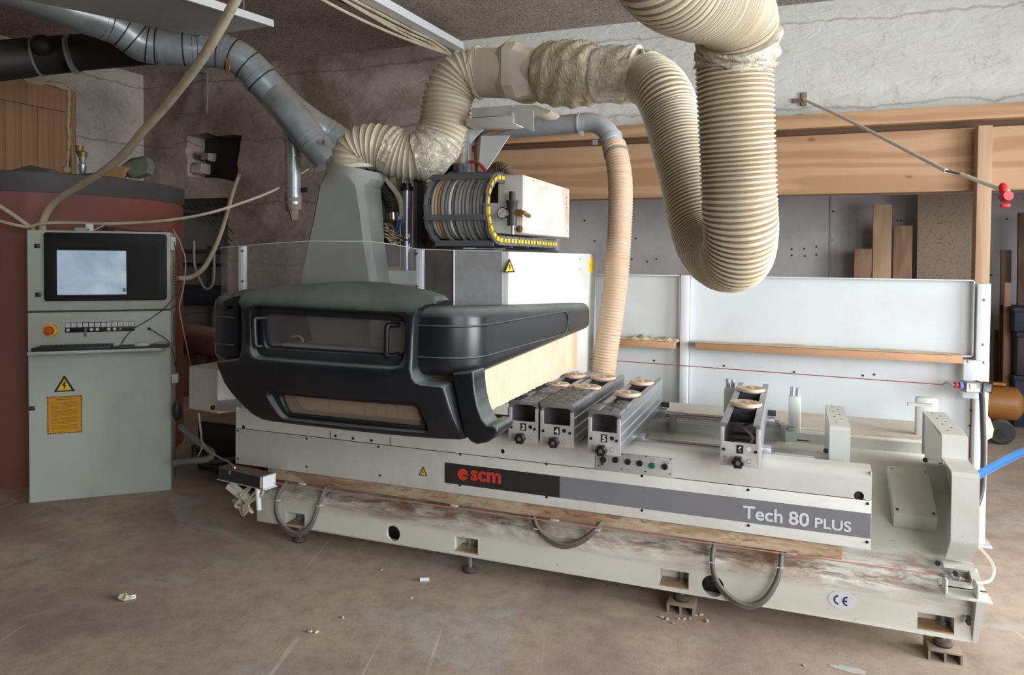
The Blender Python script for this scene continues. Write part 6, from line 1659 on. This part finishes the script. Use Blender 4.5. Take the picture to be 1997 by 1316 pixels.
# clutter on top
def topthing(px, w, h, d, name, mat, label, cat, y=.05, shape=None):
    x = cf(px, 448)[0]; t = B().box(x-w/2, x+w/2, y, y+d, 1.7505, 1.75+h, .004, M=MC).build(name, mat); return prop(t, label, cat)
topthing(157, .09, .022, .08, 'grey_case', M['steelgrey'], 'low grey case on the cabinet top, left of the white box', 'case')
topthing(171, .045, .05, .05, 'small_white_box', M['whiteplastic'], 'small white box standing on the cabinet top', 'box')
topthing(162, .02, .055, .04, 'black_clip', M['black'], 'small black clip beside the white box on the cabinet top', 'clip', .11)
b = B().box(-.05, .05, -.03, .03, -.002, .002, M=MC @ Matrix.Translation((cf(189, 448)[0], .08, 1.772)) @ Matrix.Rotation(-.5, 4, 'Y')); o = b.build('paper_slip', M['whiteplastic']); prop(o, 'tilted white paper slip on the cabinet top', 'paper')
ctube([CL(cf(205, 448)[0]+.04*math.cos(a*1.3), .1+.04*math.sin(a*1.3), 1.757+.004*a) for a in range(8)]+[CL(.6, .05, 1.757), CL(.78, .03, 1.755)], .004, 'coiled_cord', M['cableblack'], 'small coil of black cord on the right of the cabinet top')

# ================================================================ RED TANK
TC = Vector((-5.72, 4.12, 0)); TR = 1.09
tk = thing('red_tank', TC, 'huge round red tank with a dark top band behind the control cabinet', 'tank')
zr1 = 2.15; zr0 = 2.025
B().lathe([(0, 0), (TR, 0), (TR, zr0), (0, zr0)], TC, n=96).build('tank_wall', M['tank'], tk, smooth=30)
B().lathe([(TR-.05, zr0), (TR+.012, zr0-.005), (TR+.014, zr1), (TR-.02, zr1+.012), (TR-.1, zr1)], TC, n=96).build('top_band', M['tankband'], tk)
B().lathe([(0, zr1-.03), (TR-.04, zr1-.02), (TR-.04, zr1-.0), (0, zr1+.06)], TC, n=64).build('tank_lid', M['rag'], tk)
random.seed(17)
def debris(px, py, s, mat, name, label, cat, sc=(1, .7, .3)):
    p = at(px, py, t=5.75); d = Vector((p.x, p.y, 0))-TC
    b = B().ball((0, 0, 0), s, sc, 6).jitter(s*.16)
    for v in b.bm.verts: v.co += Vector((p.x, p.y, p.z))
    return prop(b.build(name, mat, smooth=20), label, cat)
def cloth(pts, label, mat='rag', name='crumpled_rag', th=.02):
    """crumpled sheet lying on the tank rim; pts are picture points"""
    n = len(pts); P_ = [at(x, y, t=t) for x, y, t in pts]
    b = B(); r0 = P_; r1 = [p+Vector((-.06, .12, .0)) for p in P_]; mid = [(a+c)/2+Vector((random.uniform(-.02, .02), -.05, random.uniform(-.015, .02))) for a, c in zip(r0, r1)]
    b.loft([r0, mid, r1]); return prop(b.build(name, M[mat], smooth=20), label, 'rag')
cloth([(-5, 338, 5.3), (35, 328, 5.3), (60, 324, 5.3), (95, 329, 5.3), (92, 345, 5.2), (50, 345, 5.15), (30, 343, 5.1), (17, 356, 5.05), (5, 348, 5.1)], 'grey-green rag draped over the tank rim at the far left')
cloth([(88, 340, 5.5), (92, 332, 5.5), (116, 337, 5.5), (118, 346, 5.47), (100, 346, 5.47)], 'small dark green rag bundle on the tank rim')
cloth([(232, 326, 5.9), (262, 312, 5.9), (285, 308, 5.9), (290, 322, 5.88), (284, 338, 5.86), (258, 346, 5.86), (248, 335, 5.86)], 'green crumpled bag on the tank rim beside the wall corner')
cloth([(190, 349, 5.8), (222, 326, 5.8), (246, 324, 5.8), (236, 340, 5.78), (222, 351, 5.78)], 'folded tan paper sack on the tank rim, left of the green bag', 'tan', 'paper_sack')
for k, (px, py, w) in enumerate(((150, 341, .35), (185, 347, .3))):
    p = at(px, py, t=5.7); o = B().box(p.x-w/2, p.x+w/2, p.y, p.y+.1, p.z-.01, p.z+.01, .004, M=None).build('wood_lath', M['plankdark']); 
    prop(o, ('thin wooden lath lying on the tank rim left of the valve', 'thin wooden lath lying on the tank rim under the tan sack')[k], 'lath')
vt = 6.0
v_ = thing('brass_valve', at(160, 342, t=vt), 'brass valve on a grey fitting rising above the tank rim', 'valve')
p = at(161, 342, t=vt)
B().lathe([(0, -.05), (.045, -.05), (.05, .0), (.02, .01), (.03, .06), (.03, .09), (.02, .1), (.03, .15), (0, .15)], p).build('grey_fitting', M['galv'], v_)
B().lathe([(0, .15), (.035, .15), (.035, .19), (.02, .2), (0, .2)], p).build('brass_cap', M['brass'], v_)
B().lathe([(0, -.03), (.02, -.03), (.03, .0), (.03, .04), (0, .04)], p+Vector((-.035, 0, .205)), (0, 0, 1)).build('brass_knob', M['brass'], v_)

# ================================================================ LOOSE CORDS
def cord(pts, r, mat, label, name='cord', cat='cable', grp=None):
    o = B().tube([at(*p[:2], t=p[2]) for p in pts], r, n=10, sm=10).build(name, mat); return prop(o, label, cat, grp)
cord([(466, -12, 3.3), (430, 55, 3.45), (390, 120, 3.6), (330, 198, 3.9), (280, 255, 4.1), (240, 302, 4.3), (200, 335, 4.45), (150, 365, 4.6), (115, 388, 4.7), (95, 408, 4.75), (84, 432, 4.78), (83, 447, 4.8)], .0235, M['cord'], 'thick pale conduit slanting from the ceiling down behind the cabinet', 'flexible_conduit', 'conduit')
cord([(-10, 396, 4.7), (20, 415, 4.72), (50, 436, 4.75), (66, 446, 4.8)], .014, M['cord'], 'pale cord entering from the left edge to the cabinet top, upper one')
cord([(-10, 428, 4.7), (20, 436, 4.72), (50, 442, 4.75), (66, 440, 4.76), (80, 436, 4.76), (130, 434, 4.8), (220, 436, 4.85), (320, 430, 5.1), (400, 417, 5.4), (470, 396, 5.7), (540, 368, 6.1), (600, 330, 6.7)], .011, M['cord'], 'long pale rope-like cord sagging from the left edge to the rear wall')
cord([(466, 342, 6.6), (455, 372, 6.4), (444, 410, 6.1), (432, 450, 5.7), (415, 492, 5.4), (395, 525, 5.2), (370, 541, 5.0), (345, 542, 4.95)], .017, M['cord'], 'pale hose sagging from the wall opening to the cabinet side')
cord([(338, 447, 4.7), (352, 475, 4.7), (362, 510, 4.7), (358, 560, 4.7), (350, 600, 4.7), (357, 640, 4.75), (365, 680, 4.9), (372, 712, 5.1)], .004, M['cord'], 'thin pale wire running down beside the cabinet')
# white box at the left end of the machine
wb = thing('end_control_box', at(400, 800, t=4.6), 'white box at the left end of the machine behind the black hood', 'box')
a, c = at(369, 796, t=4.5), at(424, 712, t=4.35)
pL0, pL1 = at(369, 716, t=4.5), at(424, 716, t=4.2)
P0 = [at(369, 714, t=4.5), at(424, 722, t=4.2), at(424, 806, t=4.2), at(369, 796, t=4.5)]
off_ = Vector((.35, .45, 0))
B().loft([P0, [p+off_+(Vector((0, 0, .06)) if k < 2 else Vector((0, 0, 0))) for k, p in enumerate(P0)]]).build('box_shell', M['white'], wb, smooth=20)
B().ball(at(415, 795, t=4.2), .014, n=6).build('box_knob', M['black'], wb)
B().loft([[at(424, 782, t=4.18), at(470, 790, t=4.1), at(470, 802, t=4.1), at(424, 802, t=4.18)], [p+Vector((.05, .3, 0)) for p in (at(424, 782, t=4.18), at(470, 790, t=4.1), at(470, 802, t=4.1), at(424, 802, t=4.18))]]).build('rail_end', M['alu'], wb)
# dark box, hoses and cables between cabinet and machine
q = at(425, 905, Z=.02)
db = thing('black_case', (-3.45, 4.3, 0), 'dusty black case on the floor behind the left end of the machine', 'case')
a = at(385, 900, Y=4.2); c = at(470, 820, Y=4.2)
B().box(a.x, c.x+.2, 4.2, 4.8, 0, at(400, 822, Y=4.2).z, .01).build('case_body', M['rubber'], db)
B().box(a.x-.01, c.x+.2, 4.19, 4.81, at(400, 822, Y=4.2).z, at(400, 818, Y=4.2).z, .004).build('case_lid', M['concrete_block'], db)
random.seed(44)
for k in range(5):
    y = .025+.035*k
    o = B().tube([(-4.1, 4.35-.05*k, y+.02), (-3.8, 4.15-.06*k, y), (-3.5, 4.0+.03*k, y+.01), (-3.2, 3.95, y), (-2.9, 3.85, y)], .032 if k < 3 else .02, n=10).build('floor_hose', M['cableblack'])
    prop(o, ('front', 'second', 'middle', 'fourth', 'rear')[k]+' black hose of the bundle on the floor between cabinet and machine', 'hose', 'black hoses between cabinet and machine')
cord([(352, 832, 4.9), (372, 848, 4.8), (395, 868, 4.7), (412, 880, 4.6), (413, 890, 4.55), (400, 896, 4.55), (370, 899, 4.6), (340, 903, 4.75)], .02, M['greycord'], 'grey bent hose between the cabinet foot and the machine', 'bent_hose', 'hose')
cord([(388, 805, 4.45), (392, 840, 4.45), (395, 862, 4.4), (410, 880, 4.3), (430, 893, 4.15), (445, 900, 3.9), (458, 912, 3.6)], .005, M['cord'], 'thin pale wire running down to the black switch box')
cord([(386, 806, 4.5), (391, 845, 4.5), (394, 870, 4.5), (386, 890, 4.5)], .003, M['cord'], 'thin pale wire hanging below the white end box')
cord([(378, 470, 6.2), (380, 520, 6.2), (398, 560, 6.2), (412, 558, 6.2), (417, 535, 6.2), (417, 490, 6.2)], .012, M['greycord'], 'hooked grey cord hanging in the alcove')
b = B().ball((0, 0, 0), 1, (.03, .03, .07), 8)
p = at(345, 800, t=4.75)
for v in b.bm.verts: v.co += p
b.build('cord_bundle', M['cableblack'], cab)

# ================================================================ BITS ON THE FLOOR
def chip(px, py, size, mat, name, label, cat, sc=(1, .6, .35), rot=0):
    p = at(px, py, Z=0); b = B().ball((0, 0, 0), size, sc, 5).jitter(size*.18)
    R_ = Matrix.Rotation(rot, 4, 'Z')
    for v in b.bm.verts:
        v.co = R_ @ v.co; v.co += Vector((p.x, p.y, size*sc[2]))
        v.co.z = max(v.co.z, 0.0005)
    o = b.build(name, mat, smooth=15); return prop(o, label, cat)
chip(243, 1170, .032, M['cord'], 'wood_scrap', 'crumpled pale scrap on the floor below the control cabinet', 'scrap', (1, .7, .45))
chip(256, 1167, .022, M['whiteplastic'], 'paper_scrap', 'white torn bit beside the crumpled scrap on the floor', 'scrap', (1, .8, .3), .6)
b = B().cyl(at(819, 1130, Z=.011), at(837, 1129.5, Z=.011), .010, n=14); o = b.build('white_dowel', M['whiteplastic']); prop(o, 'small white plug lying on the floor in front of the machine', 'plug')
for k, (px, py, s) in enumerate(((604, 1233, .014), (617, 1234, .012), (669, 1205, .010), (744, 1112, .010), (803, 1166, .006), (1568, 1298, .008))):
    chip(px, py, s, M['disc'], 'wood_chip', ('larger wood chip of the pair on the floor, bottom left', 'smaller wood chip just right of the larger one', 'wood chip on the floor above and right of the pair of chips', 'wood chip on the floor just below the machine, left of the white plug', 'tiny wood chip below the white plug', 'wood chip on the floor at the bottom, left of the white paint patch')[k], 'chip', rot=k)
def flatpatch(px, py, rx, ry, name, label, mat, seed):
    random.seed(seed); p = at(px, py, Z=0); b = B(); pts = []
    for k in range(22):
        a = 2*PI*k/22; r = random.uniform(.7, 1.15); pts.append((p.x+rx*r*math.cos(a), p.y+ry*r*math.sin(a)))
    b.prism(pts, 'Z', .0005, .002); return prop(b.build(name, mat), label, 'paint spot')
WP = M['whitespot'] = paint('white_spilled_paint', sr(190, 190, 186), .6)
flatpatch(1655, 1305, .07, .022, 'paint_patch', 'white paint patch on the floor at the bottom right', WP, 3)
for k in range(9):
    random.seed(60+k); px, py = 1290+11*k, 1205+random.uniform(-6, 12)
    chip(px, py, random.uniform(.006, .014), M['sawdust'], 'dust_clump', 'clump of dust beside the middle machine foot, '+('leftmost', 'second', 'third', 'fourth', 'fifth', 'sixth', 'seventh', 'eighth', 'rightmost')[k]+' from the left', 'dust', rot=k)['group'] = 'dust clumps by the middle foot'
